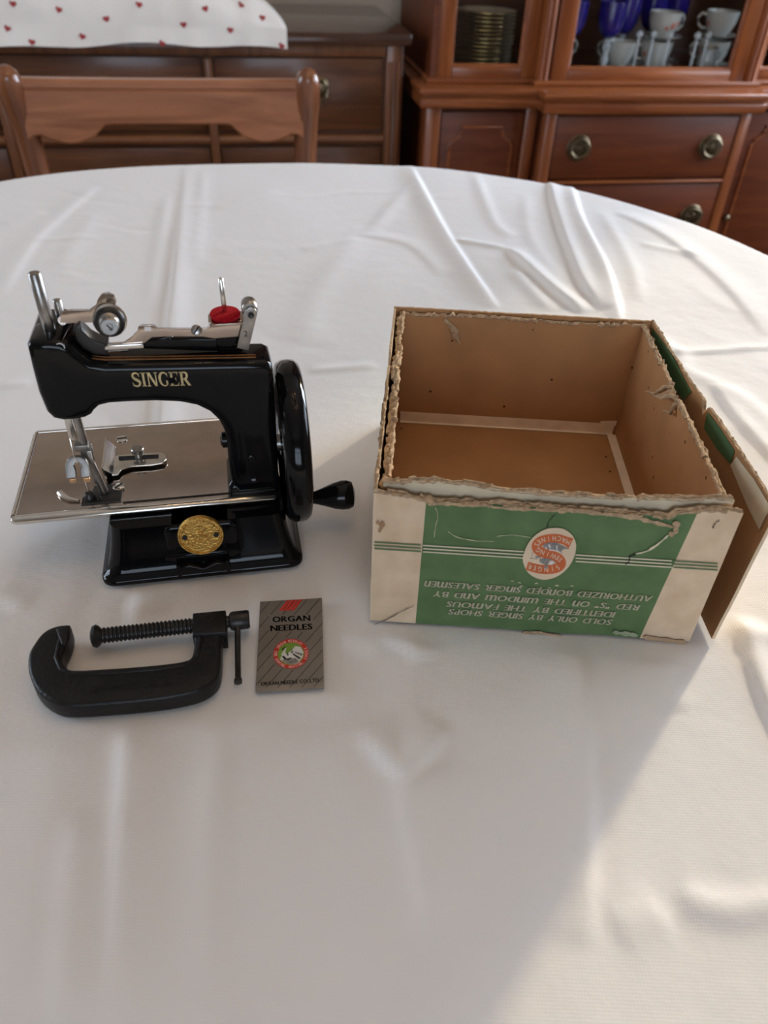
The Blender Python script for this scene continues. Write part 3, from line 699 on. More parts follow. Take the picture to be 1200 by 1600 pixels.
base_m = MB(); base_m.prism([(XL + .004, .455), (XL + .004, uy[0] - .012), (CL - .02, uy[0] - .012), (CL - .02, UB - .016), (CR_ + .028, UB - .016), (CR_ + .028, uy[0] - .012), (XR - .004, uy[0] - .012), (XR - .004, .455)], ZLT, ZLT + .010, lambda x, y, z: (x, y, z), .003)
base_m.build('case_moulding', M_cabf, cb, 35)

# ------------------------------------------------------------------ things on the display shelf
def shelf(x, y): return rf(.895 + x, CBY + y, SH + .0004)
# stack of plates
def mk_plate():
    o = MB().lathe([(.0001, .0), (.040, .0), (.043, .0015), (.066, .0050), (.0672, .0056), (.0655, .0060), (.042, .0026), (.039, .0016), (.0001, .0018)], seg=48).build('dinner_plate', M_plate, None, 50)
    MB().tube([(.0664 * math.cos(2 * PI * k / 40), .0664 * math.sin(2 * PI * k / 40), .0055) for k in range(41)], .0008, 6).build('gilt_rim', M_gilt, o, 60)
    return o
p0 = mk_plate()
ordn = ['lowest', 'second lowest', 'third lowest', 'fourth from the bottom', 'fifth from the bottom', 'sixth from the bottom', 'seventh from the bottom', 'seventh from the top', 'sixth from the top', 'fifth from the top', 'fourth from the top', 'third from the top', 'second from the top', 'topmost']
for k in range(14):
    o = p0 if k == 0 else copy_tree(p0)
    o.location = shelf(-.345 + random.uniform(-.0012, .0012), .190 + random.uniform(-.0012, .0012)) + Vector((0, 0, k * .0076))
    o.rotation_euler = (0, 0, random.uniform(0, 6))
    tag(o, 'gold-rimmed plate, %s of the stack in the cabinet' % ordn[k], 'plate', 'stacked plates behind the left glass door')
# cobalt goblets
def mk_goblet():
    e = empty('goblet', (0, 0, 0))
    MB().lathe([(.0001, .060), (.010, .061), (.020, .070), (.027, .085), (.030, .105), (.031, .130), (.0295, .130), (.0285, .105), (.025, .086), (.018, .073), (.0001, .066)], seg=24).build('bowl', M_cobalt, e, 50)
    MB().lathe([(.0001, 0), (.027, .0), (.028, .002), (.010, .006), (.006, .012), (.009, .022), (.005, .028), (.008, .040), (.011, .046), (.006, .052), (.008, .060), (.0001, .060)], seg=20).build('stem', M_crystal, e, 50)
    return e
g0 = mk_goblet()
for k, (x, y, lab) in enumerate(((-.160, .150, 'cobalt blue goblet on clear stem, leftmost behind the middle glass door'), (-.075, .140, 'cobalt blue goblet on clear stem, second from left behind middle glass door'), (-.008, .215, 'cobalt blue goblet standing behind the small floral cup'), (.082, .270, 'cobalt blue goblet in back row behind the stacked cups'), (.145, .290, 'cobalt blue goblet in back row, rightmost of them'), (-.125, .300, 'cobalt blue goblet partly hidden by door stile in back'))):
    o = g0 if k == 0 else copy_tree(g0)
    o.location = shelf(x, y); o.rotation_euler = (0, 0, TH); tag(o, lab, 'goblet', 'cobalt goblets in the cabinet')
# cups on saucers
def mk_cup():
    e = empty('teacup', (0, 0, 0))
    MB().lathe([(.0001, 0), (.016, .0), (.017, .003), (.024, .010), (.030, .024), (.033, .042), (.0315, .042), (.0285, .025), (.0225, .013), (.0001, .006)], seg=28).build('bowl', M_china, e, 50)
    MB().tube([(.030, 0, .034), (.041, 0, .037), (.047, 0, .030), (.045, 0, .020), (.036, 0, .013), (.027, 0, .013)], .0024, 8).build('handle', M_china, e, 60)
    for a_, z, r in ((-1.6, .022, .006), (-1.2, .026, .004), (-2.0, .018, .004), (.4, .022, .005)):
        rr_ = .0292 + (z - .022) * .25
        c_ = Vector((rr_ * math.cos(a_), rr_ * math.sin(a_), z))
        MB().lathe([(.0001, .0018), (r * .7, .0015), (r, .0004)], c_, (math.cos(a_), math.sin(a_), -.25), 8).build('painted_flower', M_flower, e, 0)
    return e
def mk_saucer():
    return MB().lathe([(.0001, 0), (.022, 0), (.024, .002), (.044, .008), (.0445, .0092), (.023, .004), (.0001, .003)], seg=32).build('saucer', M_china, None, 50)
c0 = mk_cup(); s0 = mk_saucer(); first = [True]
def cupset(x, y, z, rz, lab_c, lab_s):
    s = s0 if first[0] else copy_tree(s0); c = c0 if first[0] else copy_tree(c0); first[0] = False
    s.location = shelf(x, y) + Vector((0, 0, z)); tag(s, lab_s, 'saucer', 'porcelain saucers in the cabinet')
    c.location = shelf(x, y) + Vector((0, 0, z + .0036)); c.scale = (1.12, 1.12, 1.2); c.rotation_euler = (0, 0, rz); tag(c, lab_c, 'cup', 'floral porcelain cups in the cabinet')
cupset(-.030, .165, 0, 2.6, 'floral white porcelain cup between the goblets and glass stirrers', 'white saucer under the cup beside the second goblet')
cupset(.058, .170, 0, 3.3, 'floral white cup, lower of the stacked pair in the cabinet', 'white saucer on the shelf under the stacked pair of cups')
cupset(.066, .172, .056, .4, 'floral white cup, upper of the stacked pair in the cabinet', 'white saucer between the two stacked cups')
cupset(.210, .190, .0, 3.1, 'lower white cup at the right end of the middle shelf', 'white saucer lying on the shelf at its right end')
cupset(.212, .190, .058, 3.1, 'cream cup with large handle perched highest at the right end', 'white saucer under the perched cream cup at right end')
cupset(-.168, .210, 0, .2, 'white cup with curved handle behind the leftmost goblet', 'white saucer behind the leftmost goblet')
# glass stirrers / slender stems with ball tops
def mk_stem():
    e = empty('stemmed_glass', (0, 0, 0))
    MB().lathe([(.0001, 0), (.017, .0), (.017, .0015), (.004, .004), (.0030, .010), (.0030, .066), (.0001, .066)], seg=14).build('stem', M_crystal, e, 50)
    MB().ball((0, 0, .0725), .0075, 14).build('ball_knop', M_crystal, e, 60)
    return e
m0 = mk_stem()
for k, (x, y, lab) in enumerate(((.020, .118, 'slender clear glass with ball top, leftmost of five by the pane'), (.055, .112, 'slender clear glass with ball top in front of stacked cups'), (.120, .110, 'slender clear glass with ball top, just right of stacked cups'), (.152, .122, 'slender clear glass with ball top beside the small glass jug'), (-.012, .120, 'slender clear glass with ball top in front of lone floral cup'))):
    o = m0 if k == 0 else copy_tree(m0)
    o.location = shelf(x, y); o.rotation_euler = (0, 0, TH); tag(o, lab, 'glass', 'slender ball-topped glasses')
jg = empty('glass_jug', shelf(.178, .150), TH); tag(jg, 'small clear glass jug at the right of the shelf', 'jug')
MB().lathe([(.0001, 0), (.017, 0), (.021, .012), (.020, .028), (.016, .038), (.019, .046), (.018, .046), (.015, .038), (.018, .028), (.019, .012), (.0001, .004)], seg=20).build('body', M_crystal, jg, 50)
MB().tube([(.018, 0, .042), (.029, 0, .038), (.030, 0, .022), (.019, 0, .014)], .0022, 8).build('handle', M_crystal, jg, 60)
MB().tube([(.019 * math.cos(2 * PI * k / 24), .019 * math.sin(2 * PI * k / 24), .046) for k in range(25)], .0011, 6).build('gilt_rim', M_gilt, jg, 60)
vz = empty('ruby_vase', shelf(-.212, .190), TH); tag(vz, 'dark red glass vase hidden behind the middle door stile', 'vase')
MB().lathe([(.0001, 0), (.018, 0), (.024, .015), (.022, .04), (.012, .055), (.015, .068), (.013, .068), (.010, .055), (.0001, .05)], seg=20).build('body', M_ruby, vz, 50)
MB().lathe([(.019, -.001), (.020, .001), (.019, .003)], (0, 0, .0015), seg=20, cap=False).build('foot_ring', M_gilt, vz, 50)

# ================================================================== CHANDELIER (above the table, out of frame; its bulbs glint in the paint)
CHX, CHYc, CHZ = 0.18, 0.35, 1.90
cd = empty('chandelier', rf(CHX, CHYc, 0), TH); cd.location.z = RH
tag(cd, 'brass chandelier with six small lit bulbs hanging above the table', 'chandelier')
MB().lathe([(.0001, 0), (.06, 0), (.055, -.02), (.012, -.035), (.0001, -.036)], seg=24).build('ceiling_cup', M_brass, cd)
MB().cyl((0, 0, -.03), (0, 0, CHZ - RH), .008).build('rod', M_brass, cd)
MB().ball((0, 0, CHZ - RH - .02), .04).build('hub', M_brass, cd)
for k in range(6):
    a_ = 2 * PI * k / 6 + .3; c_, s_ = math.cos(a_), math.sin(a_); z = CHZ - RH
    ar = MB().tube([(c_ * r, s_ * r, z + dz) for r, dz in ((.03, -.02), (.10, -.06), (.18, -.055), (.23, -.02), (.24, .03))], .006, 8).build('arm', M_brass, cd, 60)
    MB().cyl((c_ * .24, s_ * .24, z + .03), (c_ * .24, s_ * .24, z + .09), .010, seg=12).build('candle_sleeve', M_white, ar)
    MB().lathe([(.0001, 0), (.009, .002), (.014, .018), (.009, .036), (.0001, .048)], (c_ * .24, s_ * .24, z + .09), seg=12).build('bulb', M_bulb, ar, 60)

# ================================================================== TOY SEWING MACHINE
MO = Vector((-.2015, .3148, T)); MA = .2205
MUu = Vector((math.cos(MA), math.sin(MA), 0)); MVv = Vector((-math.sin(MA), math.cos(MA), 0))
sm = empty('sewing_machine', MO, MA)
tag(sm, 'small black hand-crank sewing machine with nickel bed plate and gold lettering', 'sewing machine')
def mloc(P): d = P - MO; return Vector((d.dot(MUu), d.dot(MVv), d.z))
def mp(u, v, b): return mloc(pix(u, v, MO + MVv * b, MVv))
def rrect(x0, x1, y0, y1, r, n=6):
    out = []
    for cx, cy, a0 in ((x1 - r, y1 - r, 0), (x0 + r, y1 - r, 90), (x0 + r, y0 + r, 180), (x1 - r, y0 + r, 270)):
        for k in range(n + 1):
            a_ = math.radians(a0 + 90 * k / n); out.append((cx + r * math.cos(a_), cy + r * math.sin(a_)))
    return out
# --- base
base = MB(); rings = []
for z, i in ((.0006, .0008), (.0014, 0), (.0034, 0), (.0046, .0010), (.0056, .0026), (.0090, .0042), (.0150, .0060), (.0220, .0074), (.0290, .0084), (.0345, .0090)):
    rings.append([(x, y, z) for x, y in rrect(.0425 + i, .1555 - i, -.0215 + i, .064 - i, .008)])
base.rings(rings)
base.build('base', M_japan, sm, 50)
boss = MB()
boss.prism(rrect(.0795, .1200, .0105, .0345, .005), -.0148, .004, lambda x, y, z: (x, z, y), .0022)
boss.prism([(.0775, .0125), (.0835, .0095), (.0925, .0105), (.0995, .0085), (.1065, .0105), (.1155, .0095), (.1215, .0125), (.119, .0160), (.080, .0160)], -.0172, .0, lambda x, y, z: (x, z, y), .0016)
boss.build('boss', M_japan, sm, 50)
seat = MB()
seat.prism([(.0860, .0050), (.0860, .0105), (.0915, .0120), (.0990, .0085), (.1065, .0120), (.1120, .0105), (.1120, .0050), (.0990, .0062)], -.0226, -.010, lambda x, y, z: (x, z, y), .0008)
for x in (.0855, .1125): seat.prism([(x - .0012, .004), (x - .0012, .012), (x + .0012, .012), (x + .0012, .004)], -.0224, -.012, lambda x_, y, z: (x_, z, y), .0005)
seat.build('clamp_seat', M_japan, sm, 40)
# --- medallion
MC = Vector((.0995, -.0152, .0272)); tilt = Vector((0, -1, .10)).normalized()
md = MB().lathe([(.0001, .0010), (.0100, .0010), (.0104, .0006), (.0112, .0006), (.0116, .0014), (.0122, .0014), (.0126, .0006), (.0126, -.001)], MC, tilt, 48).build('medallion', M_medal, sm, 30)
mq = Vector((0, 0, 1)).rotation_difference(tilt)
def mdp(x, y, z=.0012): return MC + Vector((x, -.0002 - z, y))
for sx in (-.0085, .0085): MB().lathe([(.0014, 0), (.0014, .0016), (.0001, .0017)], MC + Vector((sx, -.0004, .0005)), tilt, 14).build('rivet', M_dark, md)
em = MB(); em.prism(rrect(-.0009, .0009, -.0022, .0034, .0008, 3), .0, .0016, lambda x, y, z: mdp(x, y, z), .0003)
em.prism(rrect(-.0014, .0014, -.0036, -.0028, .0003, 2), .0, .0014, lambda x, y, z: mdp(x, y, z), .0002)
for k in range(10):
    a_ = math.radians(200 + 14 * k); em.box(mdp(.0075 * math.cos(a_), .0075 * math.sin(a_) + .0003, .0012), (.0010, .0008, .0012), .0002)
em.tube([mdp(.0042 * math.cos(math.radians(a_)), .0042 * math.sin(math.radians(a_)) + .0004) for a_ in range(200, 345, 12)], .00035, 6)
em.tube([mdp(-.0034, -.0018), mdp(-.0009, .0004)], .0003, 6); em.tube([mdp(.0012, .0010), mdp(.0038, -.0012)], .0003, 6)
em.build('emblem', M_medal, md, 40)
# --- bed plate
bed = MB(); bed.prism(rrect(-.0006, .1446, -.0006, .0888, .004, 5), .0343, .0380, lambda x, y, z: (x, y, z), .0014, 3)
bed.build('bed_plate', M_nickel, sm, 35)
lip = MB(); rings = []
for a_ in (.0006, .0030, .142, .1444):
    k = .55 if a_ in (.0006, .1444) else 1.0
    rings.append([(a_, .0016 + .0034 * k * math.cos(t), .0368 + .0024 * k * math.sin(t)) for t in [2 * PI * q / 14 for q in range(14)]])
lip.rings(rings).build('front_lip', M_bright, sm, 60)
rim = MB(); rim.tube([(.0016, .004, .0376), (.0016, .086, .0376)], .0013, 8); rim.tube([(.0016, .0870, .0376), (.142, .0870, .0376)], .0012, 8)
rim.build('rim', M_bright, sm, 60)
sl = MB(); sl.box((.101, .0064, .0380), (.085, .0014, .0007)); sl.build('slide_gap', M_black, sm, 0)
ndp = MB(); ndp.prism([(.0362, .0072), (.0575, .0072), (.0575, .0242), (.0418, .0242), (.0405, .0150), (.0362, .0140)], .0378, .0388, lambda x, y, z: (x, y, z), .0003)
ndp.build('needle_plate', M_dark, sm, 30)
ft = MB(); ft.cyl((.0405, .0125, .0388), (.0405, .0125, .0425), .0030, .0024, 16, .0005); ft.cyl((.0452, .0112, .0388), (.0452, .0112, .0408), .0017, .0014, 12)
ft.build('feed_stud', M_dark, sm)
fg = MB(); fg.tube([(.0240, .0190, .0394), (.0262, .0155, .0393), (.0300, .0122, .0392), (.0350, .0104, .0392)], [.0021, .0022, .0015, .0008], 10)
fg.build('thread_finger', M_bright, sm, 60)
def screw(p, r, h, ax=(0, 0, 1), mat=None, rot=.6, name='screw'):
    p = Vector(p); s_ = MB().lathe([(r, -.001), (r, h * .6), (r * .8, h), (.0001, h)], p, ax, 18).build(name, mat or M_bright, sm)
    q = Vector((0, 0, 1)).rotation_difference(Vector(ax).normalized()); Mx = Matrix.Translation(p) @ q.to_matrix().to_4x4() @ Matrix.Rotation(rot, 4, 'Z')
    MB().box((0, 0, h), (r * 1.7, r * .28, h * .5), 0, 1, Mx).build('slot', M_black, s_, 0)
screw(mloc(pixz(191, 686, T + .038)), .0035, .0007, rot=.1); screw(mloc(pixz(186, 762, T + .0385)), .0034, .0014, rot=.9)
# --- arm: post, arch and head in one casting
prof = [(.0345, .1390), (.0322, .1370), (.0316, .125), (.0314, .112), (.0326, .1005), (.0350, .0964), (.0395, .0948), (.0445, .0947), (.0500, .0955), (.0535, .0972),
        (.0552, .0995), (.0580, .1018), (.0630, .1028), (.0720, .1028), (.0860, .1022), (.0980, .1006), (.1060, .0980), (.1120, .0938), (.1160, .0882), (.1182, .0815), (.1190, .0750),
        (.1186, .0640), (.1184, .0540), (.1192, .0460), (.1200, .0382), (.1440, .0382), (.1454, .0440), (.1458, .0640), (.1462, .1140), (.1450, .1195), (.1420, .1212), (.1200, .1222), (.0900, .1236), (.0650, .1248), (.0590, .1262), (.0545, .1310), (.0515, .1352), (.0475, .1378), (.0430, .1388)]
arm = MB(); arm.prism(prof, .0030, .0270, lambda x, y, z: (x, z, y), .0036, 4)
hd = MB()
arm.prism([(.0345, .1388), (.0322, .1368), (.0316, .125), (.0314, .112), (.0326, .1005), (.0350, .0964), (.0395, .0948), (.0445, .0947), (.0490, .0954), (.0520, .0972), (.0530, .1100), (.0530, .1330), (.0500, .1370), (.0450, .1387)], .0045, .0430, lambda x, y, z: (x, z, y), .0042, 4)
# foot of the post standing on the plate
rings = []
for z, i in ((.0380, 0), (.0440, .0004), (.0462, .0020), (.0490, .0048), (.054, .0062)):
    rings.append([(x, y, z) for x, y in rrect(.1165 + i, .1452 - i * .3, .0030 + i * .9, .0340 - i, .003)])
arm.rings(rings)
arm.build('arm', M_japan, sm, 50)
MB().prism([(.0575, .1249), (.0650, .1243), (.1380, .1207), (.1380, .1217), (.0650, .1253), (.0575, .1266)], .0085, .0090, lambda x, y, z: (x, z, y)).build('pinstripe', M_pin, sm, 0)
MB().prism([(.0575, .1249), (.0650, .1243), (.1380, .1207), (.1380, .1217), (.0650, .1253), (.0575, .1266)], .0112, .0116, lambda x, y, z: (x, z, y)).build('pinstripe', M_pin, sm, 0)
for p, r in ((mp(393, 717, .003), .0024), (mp(397, 748, .0035), .0024)):
    if r: MB().lathe([(r, -.0008), (r, .0004), (r * .75, .0007), (.0001, .0006)], p, (0, -1, 0 if p.z > .055 else .5), 16).build('set_screw', M_japan, sm)
MB().lathe([(.0001, -.0004), (.0013, -.0004), (.0018, .0004), (.0022, .0004), (.0024, -.0008)], mp(94, 543, .004), (0, -1, .2), 18).build('oil_hole', M_steel, sm)
MB().lathe([(.0045, -.001), (.0045, .0016), (.0030, .0026), (.0001, .0027)], (.1180, .0135, .0700), (-1, 0, 0), 18).build('pivot_cap', M_japan, sm)
# --- gold lettering
def serif(letter):
    k, t = .20, .075; out = []
    def bar(x, y0=0, y1=1, w=k): out.append(([(x - w / 2, y0), (x + w / 2, y0), (x + w / 2, y1), (x - w / 2, y1)], [(0, 1, 2, 3)]))
    def ser(x, y, w=.36): out.append(([(x - w / 2, y - .035), (x + w / 2, y - .035), (x + w / 2, y + .035), (x - w / 2, y + .035)], [(0, 1, 2, 3)]))
    if letter == 'I': bar(.2); ser(.2, .035, .40); ser(.2, .965, .40); return out, .42
    if letter == 'N':
        bar(.13, 0, 1, .10); bar(.80, 0, 1, .10); out.append(([(.05, 1), (.30, 1), (.85, 0), (.66, 0)], [(0, 1, 2, 3)])); ser(.13, .035, .28); ser(.80, .965, .28); ser(.13, .965, .25); return out, .94
    if letter == 'E':
        bar(.2); ser(.2, .035, .40); ser(.2, .965, .40)
        out.append(([(.2, .94), (.74, .94), (.78, 1.0), (.2, 1.0)], [(0, 1, 2, 3)])); out.append(([(.2, 0), (.80, 0), (.76, .06), (.2, .06)], [(0, 1, 2, 3)]))
        out.append(([(.2, .48), (.58, .48), (.58, .54), (.2, .54)], [(0, 1, 2, 3)])); out.append(([(.70, .96), (.78, 1), (.76, .72)], [(0, 1, 2)])); out.append(([(.72, .04), (.80, 0), (.82, .30)], [(0, 1, 2)])); out.append(([(.54, .50), (.60, .36), (.60, .66)], [(0, 1, 2)]))
        return out, .84
    if letter == 'R':
        bar(.2); ser(.2, .035, .40); ser(.2, .965, .40)
        pts = spline([(.2, .96), (.45, .965), (.64, .88), (.68, .74), (.62, .58), (.45, .49), (.25, .48)], 5); n_ = len(pts)
        out.append(stroke(pts, [t + (k - t) * math.sin(PI * i / (n_ - 1)) ** 1.5 for i in range(n_)]))
        out.append(([(.36, .50), (.58, .52), (.98, 0), (.72, 0)], [(0, 1, 2, 3)])); return out, .98
    if letter == 'S':
        pts = spline([(.66, .78), (.56, .93), (.38, .97), (.18, .90), (.12, .74), (.24, .59), (.48, .46), (.66, .34), (.66, .17), (.50, .05), (.30, .03), (.13, .12), (.07, .26)], 5); n_ = len(pts)
        out.append(stroke(pts, [.07 + .15 * math.sin(PI * i / (n_ - 1)) ** 2 for i in range(n_)]))
        out.append(([(.62, .95), (.70, .95), (.68, .66), (.63, .74)], [(0, 1, 2, 3)])); out.append(([(.04, .05), (.11, .05), (.10, .24), (.05, .36)], [(0, 1, 2, 3)])); return out, .78
    if letter == 'G':
        pts = spline([(.80, .74), (.70, .90), (.50, .97), (.28, .90), (.14, .70), (.12, .45), (.20, .20), (.38, .05), (.58, .03), (.74, .10)], 5); n_ = len(pts)
        out.append(stroke(pts, [.07 + .15 * math.sin(PI * i / (n_ - 1)) ** 3 for i in range(n_)]))
        out.append(([(.76, .95), (.82, .95), (.82, .66), (.77, .74)], [(0, 1, 2, 3)])); out.append(([(.66, .05), (.82, .12), (.82, .40), (.66, .40)], [(0, 1, 2, 3)])); return out, .90
P0 = mp(208, 604, .003); P1 = mp(299, 602, .003); P2 = mp(209, 582, .003)
let = MB(); x = 0; tot = 0; gl = []
for ch_ in 'SINGER': S_, w_ = serif(ch_); gl.append((x, S_)); x += w_ + .08
tot = x - .08
ex = (P1 - P0) / tot; ez = P2 - P0; ez = Vector((0, 0, ez.z))
for x0, S_ in gl:
    for Vq, Fq in S_:
        let.raw([Vector((P0.x + ex.x * (x0 + a_), .00285, P0.z + ex.z * (x0 + a_) + ez.z * b_)) for a_, b_ in Vq], Fq)
let.build('lettering', M_gold, sm, 0)
# worn spot in the middle of the word
pw = mp(269, 594, .003); MB().lathe([(.0001, .0002), (.0017, .0002)], Vector((pw.x, .0027, pw.z)), (0, -1, 0), 20, cap=True).build('worn_spot', M_japan, sm, 0)
# --- hand wheel and crank
WC = Vector((0, .0178, .0625)); KW = .875
wh = MB().lathe([(r_ * KW, h_) for r_, h_ in [(.0001, .1480), (.0085, .1480), (.0090, .1515), (.0400, .1520), (.0428, .1490), (.0470, .1476), (.0505, .1490), (.0525, .1525), (.0528, .1560), (.0522, .1590), (.0500, .1614), (.0465, .1622), (.0430, .1606), (.0405, .1570), (.0130, .1565), (.0120, .1610), (.0100, .1630), (.0001, .1635)]], WC, (1, 0, 0), 72)
wh.build('hand_wheel', M_japan, sm, 45)
kb = MB().lathe([(.0050, .1600), (.0052, .1625), (.0034, .1635), (.0036, .1655), (.0046, .1690), (.0062, .1735), (.0080, .1785), (.0090, .1830), (.0090, .1865), (.0078, .1895), (.0045, .1907), (.0001, .1909)], (0, .0150, .0225), (1, 0, 0), 32)
kb.build('crank_handle', M_japan, sm, 45)
MB().lathe([(.0048, .143), (.0048, .1490), (.0035, .150)], WC, (1, 0, 0), 20).build('axle', M_steel, sm)
# --- head: needle bar, presser bar, clamp, needle
NB = .0145
MB().cyl((.0415, .0165, .128), (.0408, .0165, .1672), .0029, seg=24, bev=.0006).build('needle_bar', M_steel, sm, 45)
MB().cyl((.0440, .0335, .130), (.0440, .0335, .1465), .0022, seg=18, bev=.0005).build('presser_bar_cap', M_steel, sm, 45)
MB().cyl((.0435, NB, .098), (.0442, NB, .0735), .0022, seg=20).build('needle_bar_end', M_steel, sm)
MB().box((.0392, NB + .001, .0865), (.0036, .0036, .020), .0005).build('presser_bar', M_bright, sm)
cl = MB(); cl.box((.0428, NB, .0725), (.0074, .0060, .0040), .0008); cl.box((.0440, NB + .0022, .0670), (.0066, .0016, .0110), .0005)
cl.prism([(.0322, .0000), (.0322, .0062), (.0338, .0098), (.0372, .0116), (.0410, .0112), (.0436, .0092), (.0446, .0060), (.0446, .0000), (.0398, .0000), (.0398, .0042), (.0410, .0062), (.0400, .0080), (.0380, .0082), (.0368, .0068), (.0376, .0042), (.0372, .0000)], .0, .0020, lambda x, y, z: (x, .0078 + .45 * y + z, .0565 + .9 * y), .0004)
cl.build('needle_clamp', M_matte, sm, 40)
ct_ = MB(); ct_.box((.0452, NB + .002, .0575), (.0024, .0036, .022), .0006); ct_.build('clamp_bracket', M_steel, sm)
for x in (.0368, .0440): MB().box((x - .0016, .0084, .0550), (.0034, .0026, .0030), .0006).build('copper_pad', plain('copper', (.62, .36, .18), .35, .6), sm)
MB().cyl((.0402, .0125, .0615), (.0405, .0125, .0405), .0006, .0005, 10).build('needle', M_bright, sm)
MB().cyl((.0448, .0165, .0600), (.0478, .0170, .0392), .0020, .0024, 16).build('presser_foot_bar', M_steel, sm)
MB().tube([(.0378, NB, .079), (.0385, .0100, .069), (.0392, .0100, .0645)], .0003, 6).build('thread_wire', M_bright, sm)
lf = MB(); pth = [(.0330, .0300, .1145), (.0300, .0310, .1130), (.0280, .0310, .1105), (.0268, .0308, .1070)]
rings = [[(p[0] - .0009, p[1] - w_, p[2]), (p[0] + .0009, p[1] - w_, p[2]), (p[0] + .0009, p[1] + w_, p[2]), (p[0] - .0009, p[1] + w_, p[2])] for p, w_ in zip(pth, (.003, .0042, .0045, .003))]
lf.rings(rings).build('presser_lifter', M_bright, sm, 50)
# --- thread tension on the head
tp = mp(171, 503, .008); ta = Vector((.12, -1, .22)).normalized()
tn = empty('tension_unit', (0, 0, 0)); tn.parent = sm
br = MB()
A = mp(97, 497, .0125); 
outl = [(95, 492), (98, 486), (110, 483), (140, 483), (150, 476), (153, 466), (160, 458), (170, 456), (179, 461), (182, 470), (180, 480), (188, 500), (180, 512), (165, 512), (146, 503), (130, 503), (104, 505), (98, 510), (94, 506)]
br.prism([(q.x, q.z) for q in (mp(u, v, .0125) for u, v in outl)], .0118, .0128, lambda x, y, z: (x, z, y), .0002)
br.cyl((A.x, .0122, A.z - .001), (A.x, .030, A.z - .009), .0022, seg=10)
br.build('tension_bracket', M_nickel, tn, 40)
MB().lathe([(.0001, 0), (.0078, 0), (.0079, .0008), (.0070, .0014), (.0001, .0014)], tp + Vector((0, .002, .0)), ta, 40).build('tension_disc', M_bright, tn, 40)
MB().lathe([(.0001, 0), (.0072, 0), (.0066, .0012), (.0050, .0020), (.0001, .0024)], tp, ta, 36).build('tension_disc', M_dark, tn, 40)
MB().lathe([(.0042, 0), (.0048, .0006), (.0040, .0012), (.0046, .0018), (.0038, .0026), (.0042, .0034), (.0036, .0046)], tp + ta * .0016, ta, 24, cap=False).build('tension_spring', M_steel, tn, 30)
tk = tp + ta * .0066
gear = MB(); rings = []
q_ = Vector((0, 0, 1)).rotation_difference(ta)
for h, rr_ in ((0, .0038), (.0006, .0042), (.0042, .0042), (.0048, .0036)):
    rings.append([tk + q_ @ Vector(((rr_ - (.00018 if k % 2 else 0)) * math.cos(2 * PI * k / 48), (rr_ - (.00018 if k % 2 else 0)) * math.sin(2 * PI * k / 48), h)) for k in range(48)])
gear.rings(rings); gear.build('tension_nut', M_matte, tn, 25)
ce = tk + ta * .0048
MB().lathe([(.0016, -.001), (.0016, .0008), (.0001, .0010)], ce, ta, 18).build('tension_stud', M_matte, tn, 40)
MB().box((0, 0, .0009), (.0033, .0006, .0006), 0, 1, Matrix.Translation(ce) @ q_.to_matrix().to_4x4() @ Matrix.Rotation(-.8, 4, 'Z')).build('slot', M_black, tn, 0)
# cam block of the head behind the tension unit
MB().prism([(q.x, q.z) for q in (mp(u, v, .010) for u, v in ((114, 516), (124, 505), (129, 517), (140, 528), (152, 534), (168, 538), (168, 556), (148, 555), (130, 546), (118, 532)))], .0100, .0200, lambda x, y, z: (x, z, y), .001).build('cam_block', M_dark, sm, 40)
# --- thread guide strip, spool pin and felt
gs = MB(); pl2 = [(160, 541), (190, 536), (203, 528), (214, 517), (216, 510), (222, 507), (240, 507), (247, 512), (300, 512), (322, 512), (330, 506), (376, 500), (383, 512), (372, 525), (335, 528), (316, 525), (262, 525), (238, 526), (226, 535), (206, 541), (198, 550), (162, 552)]
gs.prism([(q.x, q.z) for q in (mp(u, v, .0120) for u, v in pl2)], .0112, .0122, lambda x, y, z: (x, z, y), .0002)
hk = mp(231, 514, .0111); gso = gs.build('thread_guide', M_nickel, sm, 40)
MB().box((hk.x, .0111, hk.z), (.0032, .0004, .0024), .0003).build('guide_slot', M_cloth, gso, 0)
bk = MB(); q1 = mp(163, 548, .0105); q2 = mp(226, 548, .0105); q3 = mp(163, 540, .0105)
bk.box(((q1.x + q2.x) / 2, .012, (q1.z + q3.z) / 2), (q2.x - q1.x, .004, q3.z - q1.z), .0005); bk.build('guide_block', M_bright, sm, 40)
scp = mp(307, 516, .0112); screw((scp.x, .0112, scp.z), .0027, .0010, (0, -1, .55), M_steel, .9)
# spool plate: a level shelf under the felt
sp0 = Vector((.1248, .0165, .1405))
shf = MB(); shf.prism(rrect(sp0.x - .0085, sp0.x + .0100, sp0.y - .0075, sp0.y + .0070, .004, 4), sp0.z - .0012, sp0.z, lambda x, y, z: (x, y, z), .0002)
shf.build('spool_plate', M_nickel, sm, 40)
MB().box((.1255, .0170, .1320), (.013, .010, .018), .001).build('spool_post', M_japan, sm)
MB().lathe([(.0012, 0), (.0068, .0002), (.0074, .0008), (.0075, .0022), (.0070, .0030), (.0020, .0031)], sp0, (0, 0, 1), 40).build('felt_washer', M_felt, sm, 50)
MB().cyl(sp0, sp0 + Vector((-.0004, 0, .0202)), .00125, seg=18, bev=.0004).build('spool_pin', M_bright, sm, 45)
